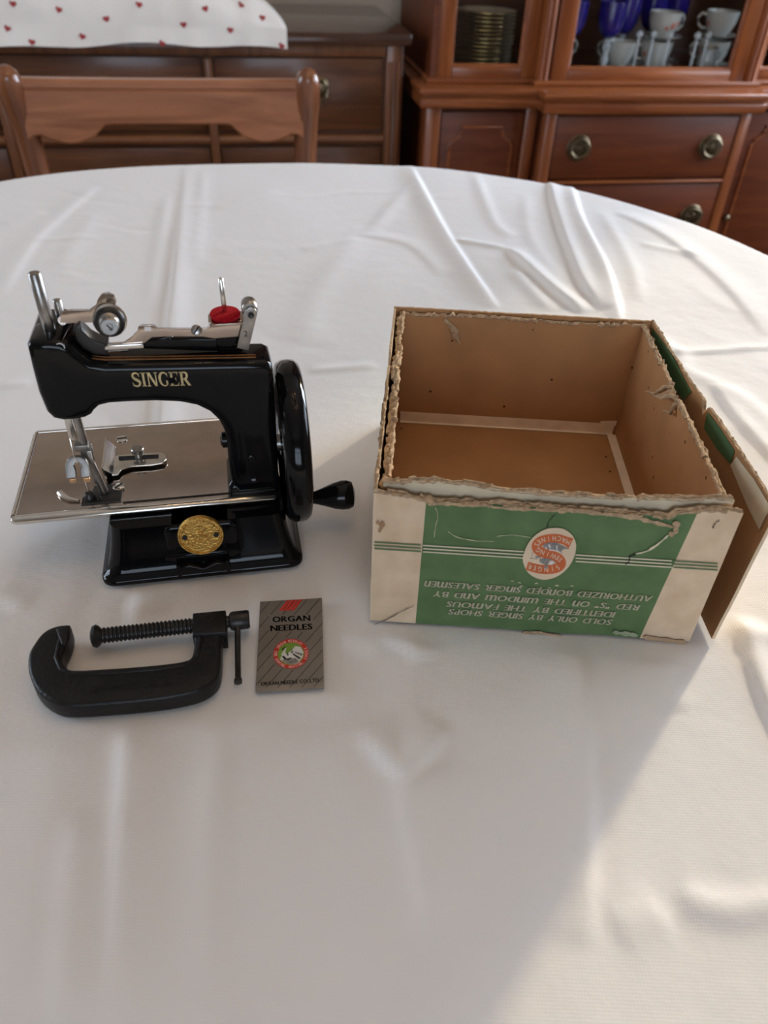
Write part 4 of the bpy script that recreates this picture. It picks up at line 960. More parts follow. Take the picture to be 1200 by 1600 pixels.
# black take-up lever lying on the arm
tl = MB(); tl.prism([(q.x, q.z) for q in (mp(u, v, .0140) for u, v in ((222, 545), (226, 530), (256, 526), (264, 522), (270, 528), (330, 528), (384, 522), (388, 546), (330, 549)))], .0135, .0195, lambda x, y, z: (x, z, y), .0012)
tl.build('take_up_lever', M_japan, sm, 40)
lk = MB(); a0 = mp(379, 545, .0100); a1 = mp(392, 489, .0100); dv = (a1 - a0).normalized(); nx2 = Vector((dv.z, 0, -dv.x)) * .0030
pl3 = [a0 - nx2, a0 + nx2, a1 + nx2] + [a1 + nx2 * math.cos(t) + dv * .0030 * math.sin(t) for t in (.5, 1.0, 1.57, 2.1, 2.6)] + [a1 - nx2]
lk.prism([(q.x, q.z) for q in pl3], .0094, .0106, lambda x, y, z: (x, z, y), .0003)
lko = lk.build('link_lever', M_steel, sm, 40)
MB().lathe([(.0014, -.0002), (.0016, .0006), (.0007, .0006), (.0001, .0002)], Vector((a1.x, .0094, a1.z - .0008)), (0, -1, 0), 16).build('link_pivot', M_dark, lko)
word('2', lambda x, y: Vector((a0.x * .55 + a1.x * .45 - .0012 + x, .00925, a0.z * .55 + a1.z * .45 - .0015 + y)), cap=.0030).build('stamped_number', M_dark, lko, 0)
MB().cyl((a1.x - .0004, .0110, a1.z + .0012), (a1.x - .0004, .0185, a1.z + .0012), .0040, seg=24, bev=.0006).build('link_roller', M_steel, sm, 45)
# --- seam guide on the bed
sg = MB(); z0 = .0384
def sgp(u, v, z): q = mloc(pixz(u, v, T + z)); return q
tong = [sgp(u, v, .0405) for u, v in ((178, 713), (192, 711), (235, 708), (252, 707), (259, 711), (260, 718), (254, 724), (236, 727), (205, 729), (190, 734), (184, 742), (175, 743))]
sg.prism([(q.x, q.y) for q in tong], .0398, .0408, lambda x, y, z: (x, y, z), .0002)
# V-shaped fence
fa = [sgp(164, 683, .046), sgp(180, 697, .0405), sgp(178, 742, .0405), sgp(158, 732, .046)]
A_, B_, C_, D_ = fa; 
for P_, Q_ in (((A_, B_, C_, D_), .0007),):
    off = Vector((.0003, 0, -.0008)); VV = list(P_) + [p + off for p in P_]
    sg.raw(VV, [(0, 1, 2, 3), (7, 6, 5, 4), (0, 4, 5, 1), (1, 5, 6, 2), (2, 6, 7, 3), (3, 7, 4, 0)])
E1, E2 = sgp(166, 761, .0386), sgp(176, 700, .0386)
VV = [D_, A_, A_ + Vector((.0008, 0, -.0072)), D_ + Vector((.0012, -.0002, -.0072))]; VV += [p + Vector((.0008, 0, 0)) for p in VV]
sg.raw(VV, [(0, 1, 2, 3), (7, 6, 5, 4), (0, 4, 5, 1), (1, 5, 6, 2), (2, 6, 7, 3), (3, 7, 4, 0)])
sgo = sg.build('seam_guide', M_bright, sm, 30)
s1, s2 = sgp(186, 716, .0409), sgp(248, 713, .0409)
MB().tube([s1, s2], .0013, 8).build('slot', M_black, sgo, 60)
tsx = sgp(217, 714, .041)
MB().lathe([(.0024, 0), (.0024, .0030), (.0036, .0036), (.0038, .0058), (.0032, .0064), (.0001, .0062)], tsx, (0, 0, 1), 28).build('thumb_screw', M_steel, sm, 30)

# ================================================================== C-CLAMP
CK = Vector((-.122, .243, T))
cc = empty('c_clamp', CK, 0); tag(cc, 'black iron C-clamp with threaded screw lying in front of the sewing machine', 'clamp')
def wl(u, v, z, o): p = pixz(u, v, T + z); return Vector((p.x - o.x, p.y - o.y, z))
cl_px = [(302, 961), (352, 957), (353, 991), (346, 996), (345, 1040), (338, 1062), (316, 1078), (285, 1087), (242, 1094), (178, 1100), (112, 1104), (83, 1099), (58, 1080), (45, 1050), (45, 1024), (55, 1005), (67, 990), (83, 981), (103, 977), (111, 980), (110, 996), (105, 1010), (99, 1022), (98, 1033), (104, 1043), (116, 1048), (178, 1045), (242, 1040), (287, 1034), (300, 1026), (304, 1005), (301, 990)]
fr = MB()
cl_sm = cl_px[:3] + spline(cl_px[3:31], 3) + cl_px[31:]
pp = [wl(u, v, .0105, CK) for u, v in cl_sm]
fr.prism([(p.x, p.y) for p in pp], .0006, .0118, lambda x, y, z: (x, y, z), .0020, 3)
blk = [wl(u, v, .012, CK) for u, v in ((301, 960), (353, 955), (354, 991), (301, 994))]
fr.prism([(p.x, p.y) for p in blk], .0004, .0136, lambda x, y, z: (x, y, z), .0016, 2)
fro = fr.build('frame', M_iron, cc, 45)
rb = MB()   # raised rib along the inner edge
rb.tube([wl(u, v, .0112, CK) for u, v in ((100, 985), (93, 1005), (88, 1028), (95, 1046), (113, 1054), (180, 1051), (244, 1046), (292, 1040), (308, 1028), (313, 1004), (314, 985))], .0013, 8)
rb.build('rib', M_iron, fro, 60)
t0_, t1_ = wl(140, 1083, .0119, CK), wl(268, 1071, .0119, CK); tdv = (t1_ - t0_); tlen = tdv.length; tdv.normalize(); tpv = Vector((-tdv.y, tdv.x, 0))
word('SIMANCO U.S.A.', lambda x, y: t0_ + tdv * x + tpv * y + Vector((0, 0, .0003)), cap=.0040, fit=tlen, space=.7).build('raised_lettering', M_iron, fro, 0)
jw = MB(); jw.prism([(p.x, p.y) for p in (wl(u, v, .011, CK) for u, v in ((88, 985), (110, 979), (110, 998), (103, 1012), (96, 1010)))], .003, .0128, lambda x, y, z: (x, y, z), .0012)
jw.build('fixed_jaw', M_iron, cc, 40)
SA, SB = wl(160, 993, .0085, CK), wl(352, 972, .0085, CK); sd_ = (SB - SA); sL = sd_.length; sd_.normalize()
pr = []; nth = 23
for k in range(nth):
    h = sL * .76 * k / nth; st2 = sL * .76 / nth
    pr += [(.0034, h), (.0041, h + st2 * .3), (.0041, h + st2 * .55), (.0034, h + st2 * .9)]
pr += [(.0036, sL * .77), (.0036, sL), (.0030, sL + .002)]
scw = MB().lathe(pr, SA, sd_, 20).build('screw', M_dark, cc, 25)
pd = MB().lathe([(.0001, -.0056), (.0030, -.0056), (.0054, -.0046), (.0060, -.0030), (.0052, -.0016), (.0030, .0002), (.0024, .0022), (.0026, .004)], SA, sd_, 24)
pd.build('swivel_pad', M_dark, scw, 40)
HB = wl(376, 969, .0085, CK)
MB().lathe([(.0030, -.009), (.0030, -.006), (.0046, -.0052), (.0050, -.004), (.0050, .0036), (.0044, .0046), (.0001, .0046)], HB, sd_, 22).build('screw_head', M_dark, scw, 40)
H0, H1 = wl(371, 960, .0085, CK), wl(372, 1068, .0045, CK); hd_ = (H1 - H0); hL = hd_.length
MB().lathe([(.0001, -.0005), (.0020, 0), (.0022, .0012), (.0015, .0022), (.0015, hL - .003), (.0020, hL - .0024), (.0020, hL - .0004), (.0001, hL)], H0, hd_, 14).build('tommy_bar', M_dark, cc, 45)

# ================================================================== NEEDLE PACKET
PK = pixz(453, 1008, T)
pk = empty('needle_packet', PK, 0); tag(pk, 'silver grey paper packet of sewing needles with black lettering and red stripes', 'needle packet')
def kp(x, y, z=.0026):
    """crop pixel of the printed face -> point on the packet's upper face"""
    p = pixz(380 + x / 8, 920 + y / 8, T + z); return Vector((p.x - PK.x, p.y - PK.y, z))
cn = [(212, 160), (985, 114), (1010, 1222), (152, 1275)]
body = MB(); N1 = 22; grid = []
for zt in (0, 1):
    for i in range(N1 + 1):
        for j in range(N1 + 1):
            s_, t_ = i / N1, j / N1
            x = (1 - t_) * ((1 - s_) * cn[0][0] + s_ * cn[1][0]) + t_ * ((1 - s_) * cn[3][0] + s_ * cn[2][0]); y = (1 - t_) * ((1 - s_) * cn[0][1] + s_ * cn[1][1]) + t_ * ((1 - s_) * cn[3][1] + s_ * cn[2][1])
            p = kp(x, y, .0024)
            if zt: p.z = .0024 - .0009 * max(0, (t_ - .93) / .07) ** 2 + .0004 * math.sin(s_ * 9) * max(0, (t_ - .9) / .1)
            else: p.z = .0006
            body.v.append(tuple(p))
M1 = N1 + 1
for zt in (0, 1):
    for i in range(N1):
        for j in range(N1): q = zt * M1 * M1 + i * M1 + j; body.f.append((q, q + 1, q + M1 + 1, q + M1))
bord = [(i, 0) for i in range(N1)] + [(N1, j) for j in range(N1)] + [(N1 - i, N1) for i in range(N1)] + [(0, N1 - j) for j in range(N1)]
for k in range(len(bord)):
    a_ = bord[k][0] * M1 + bord[k][1]; b_ = bord[(k + 1) % len(bord)]; b_ = b_[0] * M1 + b_[1]; body.f.append((a_, b_, b_ + M1 * M1, a_ + M1 * M1))
body.build('envelope', M_packet, pk, 30)
def inside(x, y):
    for k in range(4):
        ax, ay = cn[k]; bx, by = cn[(k + 1) % 4]
        if (bx - ax) * (y - ay) - (by - ay) * (x - ax) < 6: return False
    return True
for k in range(13):
    ln = MB()
    c0_ = 474 + 148 * k; seg_ = []
    for y in range(100, 1290, 6):
        x = c0_ - .873 * y
        blocked = ((x - 597) / 240) ** 2 + ((y - 810) / 205) ** 2 < 1 or (320 < x < 880 and 325 < y < 535) or y > 1235
        if inside(x, y) and not blocked: seg_.append((x, y))
        else:
            if len(seg_) > 2: flat(ln, stroke([seg_[0], seg_[-1]], 6), lambda x_, y_: kp(x_, y_, .00255))
            seg_ = []
    if len(seg_) > 2: flat(ln, stroke([seg_[0], seg_[-1]], 6), lambda x_, y_: kp(x_, y_, .00255))
    for q in range(0, len(ln.f)):
        MB().raw([ln.v[z_] for z_ in ln.f[q]], [(0, 1, 2, 3)]).build('diagonal_line', M_black, pk, 0)
for k in range(4):
    rs = MB()
    a_ = 548 + 51 * k; b_ = 443 + 51 * k
    flat(rs, ([(a_, 143 - 3 * k), (a_ + 42, 140 - 3 * k), (b_ + 42, 274 - 2 * k), (b_, 277 - 2 * k)], [(0, 1, 2, 3)]), lambda x_, y_: kp(x_, y_, .00258))
    rs.build('red_stripe', M_redp, pk, 0)
def line_on(text, a_, b_, cap, wgt=.0, z=.0026):
    L_ = math.hypot(b_[0] - a_[0], b_[1] - a_[1]); ux_, uy_ = (b_[0] - a_[0]) / L_, (b_[1] - a_[1]) / L_
    return word(text, lambda x, y: kp(a_[0] + ux_ * x + uy_ * y, a_[1] + uy_ * x - ux_ * y, z), cap=cap, fit=L_, gap=.16, weight=wgt)
line_on('ORGAN', (372, 418), (836, 398), 70, .055).build('lettering', M_black, pk, 0)
line_on('NEEDLES', (345, 530), (862, 505), 72, .055).build('lettering', M_black, pk, 0)
line_on('ORGAN NEEDLE CO.,LTD.', (222, 1212), (962, 1162), 46, .04).build('lettering', M_black, pk, 0)
EC, ERX, ERY, ET = (597, 812), 222, 186, math.radians(-6)
def el(t, kx, ky=None):
    ky = kx if ky is None else ky; x, y = ERX * kx * math.cos(t), ERY * ky * math.sin(t)
    return (EC[0] + x * math.cos(ET) - y * math.sin(ET), EC[1] + x * math.sin(ET) + y * math.cos(ET))
def disc(k, z): 
    m = MB(); m.raw([kp(*EC, z)] + [kp(*el(2 * PI * q / 60, k), z) for q in range(60)], [(0, 1 + q, 1 + (q + 1) % 60) for q in range(60)]); return m
disc(1.0, .00262).build('red_ring', M_redp, pk, 0); disc(.745, .00266).build('green_disc', M_lime, pk, 0)
rl = MB()
def arc_text(txt, a0, a1, inward, mb, fnp, rb_, cap, wch):
    n_ = len(txt)
    for k, ch_ in enumerate(txt):
        if ch_ == ' ': continue
        t = a0 + (a1 - a0) * (k + .5) / n_; V_, F_ = glyph(ch_); w_ = max(v[0] for v in V_); 
        for i_ in (0,):
            pts = []
            for vx, vy in V_:
                h = vy / .7 * cap; dx = (vx - w_ / 2) / .7 * wch
                tt = t + (dx if a1 > a0 else -dx); rr_ = rb_ + (h if not inward else -h)
                pts.append(fnp(tt, rr_))
            mb.raw(pts, F_)
# angles: 0 = right, y grows downwards, so clockwise is positive
arc_text('ORGAN NEEDLES', math.radians(214), math.radians(322), False, rl, lambda t, r_: kp(*el(t, r_), .00267), .775, .17, .125)
arc_text('FOR SEWING,', math.radians(200), math.radians(112), True, rl, lambda t, r_: kp(*el(t, r_), .00267), .955, .17, .125)
arc_text('KNITTING,', math.radians(104), math.radians(44), True, rl, lambda t, r_: kp(*el(t, r_), .00267), .955, .17, .115)
arc_text('SHOES', math.radians(34), math.radians(-22), True, rl, lambda t, r_: kp(*el(t, r_), .00267), .955, .17, .125)
rl.build('ring_lettering', M_rose, pk, 0)
def ep(x, y, z): return kp((420 + x * 70 / 1200 - 380) * 8, (990 + y * 60 / 1029 - 920) * 8, z)
gb = MB()
for P_ in ([(300, 690), (470, 800), (620, 830), (780, 790), (900, 640), (930, 500), (860, 360), (720, 330), (640, 400), (600, 470), (470, 540), (340, 590)],):
    gb.raw([ep(x, y, .0027) for x, y in P_], [tuple(range(len(P_)))])
gb.build('machine_picture', M_paper, pk, 0)
gr = MB()
for P_ in ([(330, 700), (480, 800), (620, 825), (770, 780), (800, 720), (700, 650), (560, 690), (430, 690)], [(880, 600), (920, 540), (700, 480), (690, 510)]): gr.raw([ep(x, y, .00273) for x, y in P_], [tuple(range(len(P_)))])
gr.build('machine_shading', M_grey, pk, 0)
gk = MB()
for P_ in ([(640, 520), (860, 650), (820, 690), (640, 560)], [(340, 420), (440, 340), (460, 350), (370, 450)], [(350, 620), (400, 590), (480, 670), (600, 640), (640, 650), (520, 710), (420, 690)], [(490, 530), (520, 510), (525, 590), (500, 600)], [(590, 500), (640, 450), (660, 470), (620, 530)], [(600, 420), (640, 380), (640, 400), (610, 440)]): gk.raw([ep(x, y, .00276) for x, y in P_], [tuple(range(len(P_)))])
gk.build('machine_outline', M_black, pk, 0)
wk = MB()
for P_ in ([(335, 545), (450, 380), (475, 390), (440, 470), (460, 560), (430, 600), (360, 600)], [(300, 690), (360, 655), (390, 690), (340, 725)]): wk.raw([ep(x, y, .00275) for x, y in P_], [tuple(range(len(P_)))])
wk.build('machine_picture', M_paper, pk, 0)

# ================================================================== CARTON
BO = Vector((-.0052, .2882, T)); BA = -.0294; BW, BD, BH = .1724, .2043, .0905
BUx = Vector((math.cos(BA), math.sin(BA), 0)); BVy = Vector((-math.sin(BA), math.cos(BA), 0))
bx = empty('cardboard_box', BO, BA)
tag(bx, 'battered open cardboard box with green printed front, lettering upside down', 'box')
def bpx(u, v, y=0.0):
    d = pix(u, v, BO + BVy * y, BVy) - BO; return (d.dot(BUx), d.z)
def interp(pts, x):
    if x <= pts[0][0]: return pts[0][1]
    for (a_, b_), (c_, d_) in zip(pts, pts[1:]):
        if x <= c_: return b_ + (d_ - b_) * (x - a_) / max(1e-9, c_ - a_)
    return pts[-1][1]
def nz(x, y=0.0, z=0.0): return noise.noise(Vector((x, y, z)))
def panel(name, p0, p1, top, thick, mat, parent, bow=0.0, lean=0.0, rag=.0012, seed=0, N_=70, low=None, inner_mat=None):
    """upright board from p0 to p1 (box x, y); thickness to the left of the run; top(t) -> height"""
    p0 = Vector((*p0, 0)); p1 = Vector((*p1, 0)); d = (p1 - p0); L_ = d.length; d.normalize(); nrm = Vector((-d.y, d.x, 0)); K_ = 7
    mb = MB(); fr_ = []; bk_ = []
    for i in range(N_ + 1):
        t = i / N_; ht = top(t) + rag * (nz(t * L_ * 320, seed) + .6 * nz(t * L_ * 900, seed + 5)); f1 = []; f2 = []
        for j in range(K_ + 1):
            z = (low(t) if low else .0006) + (ht - (low(t) if low else .0006)) * j / K_
            off = bow * math.sin(PI * t) * (z / BH) ** 2 + lean * (z / BH) + .0005 * nz(t * 9, z * 60, seed)
            q = p0 + d * (L_ * t) - nrm * off + Vector((0, 0, z)); f1.append(q); f2.append(q + nrm * thick)
        fr_.append(f1); bk_.append(f2)
    K1 = K_ + 1
    for F_, flip in ((fr_, 0), (bk_, 1)):
        n0 = len(mb.v)
        for r_ in F_: mb.v += [tuple(q) for q in r_]
        for i in range(N_):
            for j in range(K_):
                q = n0 + i * K1 + j; f_ = (q, q + K1, q + K1 + 1, q + 1); mb.f.append(f_ if not flip else f_[::-1])
    m_ = (N_ + 1) * K1
    for i in range(N_):
        a_ = i * K1; b_ = a_ + K1; mb.f += [(a_ + K_, b_ + K_, b_ + K_ + m_, a_ + K_ + m_), (a_, a_ + m_, b_ + m_, b_)]
    for a_ in (0, N_ * K1):
        for j in range(K_): mb.f.append((a_ + j, a_ + j + 1, a_ + j + 1 + m_, a_ + j + m_))
    o = mb.build(name, [mat, inner_mat or mat, M_fray], parent, 40)
    for p in o.data.polygons:
        if abs(p.normal.z) > .6: p.material_index = 2
        elif Vector(p.normal).dot(nrm) > .5: p.material_index = 1
    return o, [(a_[-1], b_[-1]) for a_, b_ in zip(fr_, bk_)]
def fray(edge, parent, r=.0016, drop=.0, seed=0, wide=1.0, skip=None, name='torn_edge'):
    """ragged fibres along a torn board edge: several short noisy strands"""
    mb = MB(); n_ = len(edge)
    for s in range(3):
        run = []
        for i in range(n_):
            a_, b_ = edge[i]; t = i / (n_ - 1)
            g = nz(t * 22, seed, s * 3.1); c_ = a_.lerp(b_, .5 + .45 * wide * (s - 1) + .25 * nz(t * 40, seed + 2, s))
            c_ = c_ + Vector((0, 0, -drop * .5 - .0006 + .0011 * nz(t * 60, seed + 9, s) + .0005 * s))
            rad = r * (.35 + .65 * abs(nz(t * 30, seed + 4, s)) * 1.6 + .25 * nz(t * 120, seed + 6, s))
            if g < -.28 or (skip and skip(t)):
                if len(run) > 2: mb.tube([q for q, _ in run], [max(.00015, k) for _, k in run], 7)
                run = []
            else: run.append((c_, max(.0002, rad)))
        if len(run) > 2: mb.tube([q for q, _ in run], [k for _, k in run], 7)
    if not mb.v: return
    for i, v in enumerate(mb.v):                    # roughen
        mb.v[i] = (v[0] + .0004 * nz(v[0] * 900, v[1] * 900, v[2] * 900 + seed), v[1] + .0004 * nz(v[1] * 900, v[2] * 900, v[0] * 900), v[2] + .0005 * nz(v[2] * 900, v[0] * 900, v[1] * 900))
    return mb.build(name, M_fray, parent, 50)
# inner tray
IX0, IX1, IY0, IY1, TH_ = .0042, .1690, .0052, .2010, .0022
in_top_px = [(604, 753), (659, 752), (687, 753), (724, 755), (758, 762), (809, 768), (860, 772), (917, 775), (973, 778), (1072, 781), (1140, 779), (1152, 784)]
it = [bpx(u, v, IY0) for u, v in in_top_px]
slab(IX0, IX1, IY0, IY1, .0010, .0030).build('bottom', M_board, bx, 0)
fw, fe = panel('inner_wall', (IX0, IY0), (IX1, IY0), lambda t: min(.095, interp(it, IX0 + (IX1 - IX0) * t)), TH_, M_sage, bx, seed=3, rag=.0007, inner_mat=M_board)
fray(fe, fw, .0009, seed=21)
bw_, be_ = panel('inner_wall', (IX1, IY1), (IX0, IY1), lambda t: .0890 - .0012 * math.sin(t * 5) ** 2, TH_, M_board, bx, seed=7)
fray(be_, bw_, .0022, .001, seed=31, wide=1.2)
lw, le = panel('inner_wall', (IX0, IY1), (IX0, IY0), lambda t: .0885 - .002 * math.sin(t * 6) ** 2, TH_, M_board, bx, seed=11)
fray(le, lw, .0024, .001, seed=41, wide=1.2)
rw, re_ = panel('inner_wall', (IX1, IY0), (IX1, IY1), lambda t: .0885 - .004 * math.exp(-((t - .56) / .04) ** 2), TH_, M_board, bx, seed=13)
fray(re_, rw, .0022, .001, seed=51, wide=1.0, skip=lambda t: .62 < t < .70)
# paper tape in the joints of the tray
def strip(pts, name='tape_strip'):
    mb = MB(); VV = [Vector(p) for p in pts]; n_ = (VV[1] - VV[0]).cross(VV[2] - VV[1]).normalized()
    if n_.z < -.01 or (abs(n_.z) < .5 and n_.y > .3): n_ = -n_
    up = VV + [p + n_ * .0004 for p in VV]; k = len(VV)
    mb.raw(up, [tuple(range(k)), tuple(range(2 * k - 1, k - 1, -1))] + [(i, (i + 1) % k, (i + 1) % k + k, i + k) for i in range(k)])
    return mb.build(name, M_tape, bx, 0)
yb = IY1 - TH_ - .0003; xr = IX1 - TH_ - .0003; zb = .0033
strip([(IX0 + .004, yb, zb), (xr - .002, yb, zb), (xr - .002, yb, zb + .0085), (IX0 + .004, yb, zb + .0085)])
strip([(IX0 + .004, yb - .0020, zb), (xr - .002, yb - .0020, zb), (xr - .002, yb, zb + .0003), (IX0 + .004, yb, zb + .0003)])
strip([(xr - .0060, IY0 + .006, zb), (xr, IY0 + .006, zb), (xr, yb - .002, zb + .0001), (xr - .0060, yb - .002, zb + .0001)])
strip([(xr - .0125, yb - .0004, zb + .0075), (xr - .001, yb - .0004, zb + .0075), (xr - .001, yb - .0004, zb + .0115), (xr - .0125, yb - .0004, zb + .0105)])
# outer sleeve
out_px = [(587, 768), (640, 775), (680, 783), (760, 787), (850, 793), (950, 800), (1030, 806), (1050, 808), (1060, 801), (1100, 797), (1130, 797), (1166, 803)]
ot = [bpx(u, v, 0) for u, v in out_px]
fp, fpe = panel('front_panel', (0, 0), (BW, 0), lambda t: interp(ot, BW * t), .0016, M_print, bx, seed=1, rag=.0005, N_=110, inner_mat=M_board)
fray(fpe, fp, .0012, seed=61, wide=1.4)
lp, lpe = panel('side_panel', (0, BD), (0, 0), lambda t: .0900 - .004 * math.exp(-((t - .36) / .03) ** 2) - .003 * math.exp(-((t - .5) / .08) ** 2), .0014, M_cream, bx, seed=2, rag=.0006)
fray(lpe, lp, .0010, seed=71, skip=lambda t: t < .45)
bp_, bpe = panel('back_panel', (BW, BD), (0, BD), lambda t: .0905, .0016, M_green, bx, seed=4, rag=.0004, inner_mat=M_board)
def ft(t): return .0900 - .009 * math.exp(-((t - .47) / .010) ** 2) + .001 * math.sin(t * 7)
fl_, fle = panel('loose_flap', (.1868, .0030), (BW - .0012, BD + .0004), ft, .0018, M_cream, bx, lean=.0035, seed=6, rag=.0005, N_=90, inner_mat=M_board)
fray(fle, fl_, .0009, seed=81)
# green paper lining showing inside the top of the loose flap
def flap_pt(t, z, off):
    p0 = Vector((.1868, .0030, 0)); p1 = Vector((BW - .0012, BD + .0004, 0)); d = p1 - p0; L_ = d.length; d.normalize(); nrm = Vector((-d.y, d.x, 0))
    return p0 + d * (L_ * t) - nrm * (.0035 * z / BH) + nrm * (.0018 + off) + Vector((0, 0, z))
def flap_patch(pts, mat, name):
    mb = MB(); mb.raw([flap_pt(t, z, .0006) for t, z in pts], [tuple(range(len(pts)))]); return mb.build(name, mat, fl_, 0)
flap_patch([(.97, .0875), (.94, .078), (.80, .074), (.60, .077), (.57, .086), (.75, .0890), (.9, .0885)], M_green, 'lining_paper')
flap_patch([(.445, .0880), (.43, .0790), (.33, .0790), (.24, .0815), (.25, .0890), (.35, .0892)], M_green, 'lining_paper')
flap_patch([(.23, .0880), (.24, .0810), (.10, .0760), (.02, .0745), (.02, .0885), (.12, .0895)], M_sage, 'lining_paper')
# green wrap remnants behind the torn left edge
# ---------------- print on the front
YF = -.00028
def fpnt(u, v, off=0.0):
    s_, z_ = bpx(u, v, 0.0); return Vector((s_, YF - .0004 - off, z_))
def bl(text, a_, b_, cap):
    A_, B_ = fpnt(*a_), fpnt(*b_); d = B_ - A_; L_ = d.length; d.normalize(); up = Vector((-d.z, 0, d.x)); up = up if up.z < 0 else -up
    return word(text, lambda x, y: A_ + d * x + up * y, cap=cap, fit=L_, gap=.17, space=.62, slant=.16, round_caps=True, weight=.035)
for tx, a_, b_ in (('SOLD ONLY BY SINGER SHOPS', (957, 967), (703, 950)), ('IDENTIFIED BY THE FAMOUS', (962, 955), (700, 938)), ('RED "S" ON THE WINDOW AND BY', (1000, 944), (679, 922)), ('AUTHORIZED BONDED SINGER SALESMEN', (1020, 930), (665, 906))):
    bl(tx, a_, b_, .0041).build('lettering', M_ink, fp, 0)
# three ruled lines: pale on the green, green on the cream
def vat(u, k): return 851 + (u - 584) * (884.5 - 851) / (1121 - 584) + k * 5.0
for k in (-1, 0, 1):
    for u0, u1, mt in ((585, 658, M_green), (661, 818, M_ink), (899, 1049, M_ink), (1052, 1121, M_green)):
        n_ = 8; pts = [(u0 + (u1 - u0) * q / n_, vat(u0 + (u1 - u0) * q / n_, k)) for q in range(n_ + 1)]
        mb = MB(); flat(mb, stroke(pts, 1.9), lambda x_, y_: fpnt(x_, y_)); mb.build('ruled_line', mt, fp, 0)
# oval emblem (measured on a crop 8.57 times enlarged)
def ev(x, y, off=0.0): return fpnt(800 + x * 140 / 1200, 800 + y * 120 / 1029, off)
ov = [(600, 198), (690, 215), (770, 265), (825, 330), (855, 420), (850, 510), (825, 600), (770, 700), (690, 790), (600, 850), (500, 885), (410, 893), (310, 865), (230, 815), (175, 740), (145, 650), (148, 580), (175, 490), (220, 400), (290, 315), (370, 255), (440, 220), (520, 202), (600, 198)]
ovs = spline(ov, 3)[:-1]
m = MB(); m.raw([ev(500, 545, .00010)] + [ev(x, y, .00010) for x, y in ovs], [(0, 1 + q, 1 + (q + 1) % len(ovs)) for q in range(len(ovs))])
emb = m.build('emblem_oval', M_cream, fp, 0)
Sp = spline([(788, 405), (700, 365), (600, 340), (480, 345), (370, 380), (325, 440), (355, 500), (460, 545), (570, 580), (640, 625), (655, 680), (610, 730), (500, 755), (380, 752), (280, 730), (200, 705)], 5); n_ = len(Sp)
wds = [112 + 18 * math.sin(PI * q / (n_ - 1)) if q > 4 else 150 - 8 * q for q in range(n_)]
m = MB(); flat(m, stroke(Sp, wds), lambda x_, y_: ev(x_, y_, .00016)); m.build('emblem_letter_s', M_orange, emb, 0)
m = MB()
def along(text, i0, i1, k):
    """upside-down letters riding on the band"""
    nn = len(text)
    for q, ch_ in enumerate(text):
        f_ = i0 + (i1 - i0) * (q + .5) / nn; i_ = int(f_); i_ = max(1, min(n_ - 2, i_)); fr2 = f_ - i_
        cx = Sp[i_][0] + (Sp[i_ + 1][0] - Sp[i_][0]) * fr2; cy = Sp[i_][1] + (Sp[i_ + 1][1] - Sp[i_][1]) * fr2
        dx, dy = Sp[i_ + 1][0] - Sp[i_ - 1][0], Sp[i_ + 1][1] - Sp[i_ - 1][1]; l_ = math.hypot(dx, dy); dx, dy = dx / l_, dy / l_
        if dx > 0: dx, dy = -dx, -dy                 # reading direction runs to the left when upside down
        ux_, uy_ = dy, -dx                            # up of the letters points down the picture
        if uy_ < 0: ux_, uy_ = -ux_, -uy_
        V_, F_ = glyph(ch_); w_ = max(v[0] for v in V_)
        m.raw([ev(cx + dx * (vx - w_ / 2) / .7 * k * .82 + ux_ * (vy / .7 - .5) * k, cy + dy * (vx - w_ / 2) / .7 * k * .82 + uy_ * (vy / .7 - .5) * k, .00022) for vx, vy in V_], F_)
along('MACHINES', 1, 25, 66); along('SEWING', 47, 28, 66)
along('SINGER', 53, 74, 66)
m.build('emblem_lettering', M_ink, emb, 0)
m = MB()
for P_ in ([(405, 440), (440, 405), (520, 390), (600, 395), (660, 425), (770, 480), (690, 480), (650, 520), (560, 490), (450, 480)], [(370, 610), (440, 600), (560, 625), (500, 640), (470, 700), (430, 690), (365, 650)], [(420, 720), (470, 700), (488, 720), (460, 740), (425, 742)], [(300, 580), (350, 570), (395, 590), (330, 600)]):
    m.raw([ev(x, y, .00024) for x, y in P_], [tuple(range(len(P_)))])
for P_ in ([(275, 520), (262, 600), (235, 605), (340, 612)], [(560, 625), (575, 660), (545, 690)], [(650, 500), (665, 550)]): flat(m, stroke(P_, 7), lambda x_, y_: ev(x_, y_, .00024))
m.build('emblem_figure', M_grey, emb, 0)
m = MB()
for P_ in ([(440, 455), (455, 450), (465, 485), (450, 485)], [(490, 480), (620, 500), (630, 515), (500, 498)], [(480, 420), (500, 415), (520, 465), (505, 470)], [(590, 430), (605, 430), (605, 490), (592, 490)], [(500, 650), (560, 640), (540, 690), (500, 690)]): m.raw([ev(x, y, .00028) for x, y in P_], [tuple(range(len(P_)))])
m.build('emblem_highlight', M_paper, emb, 0)
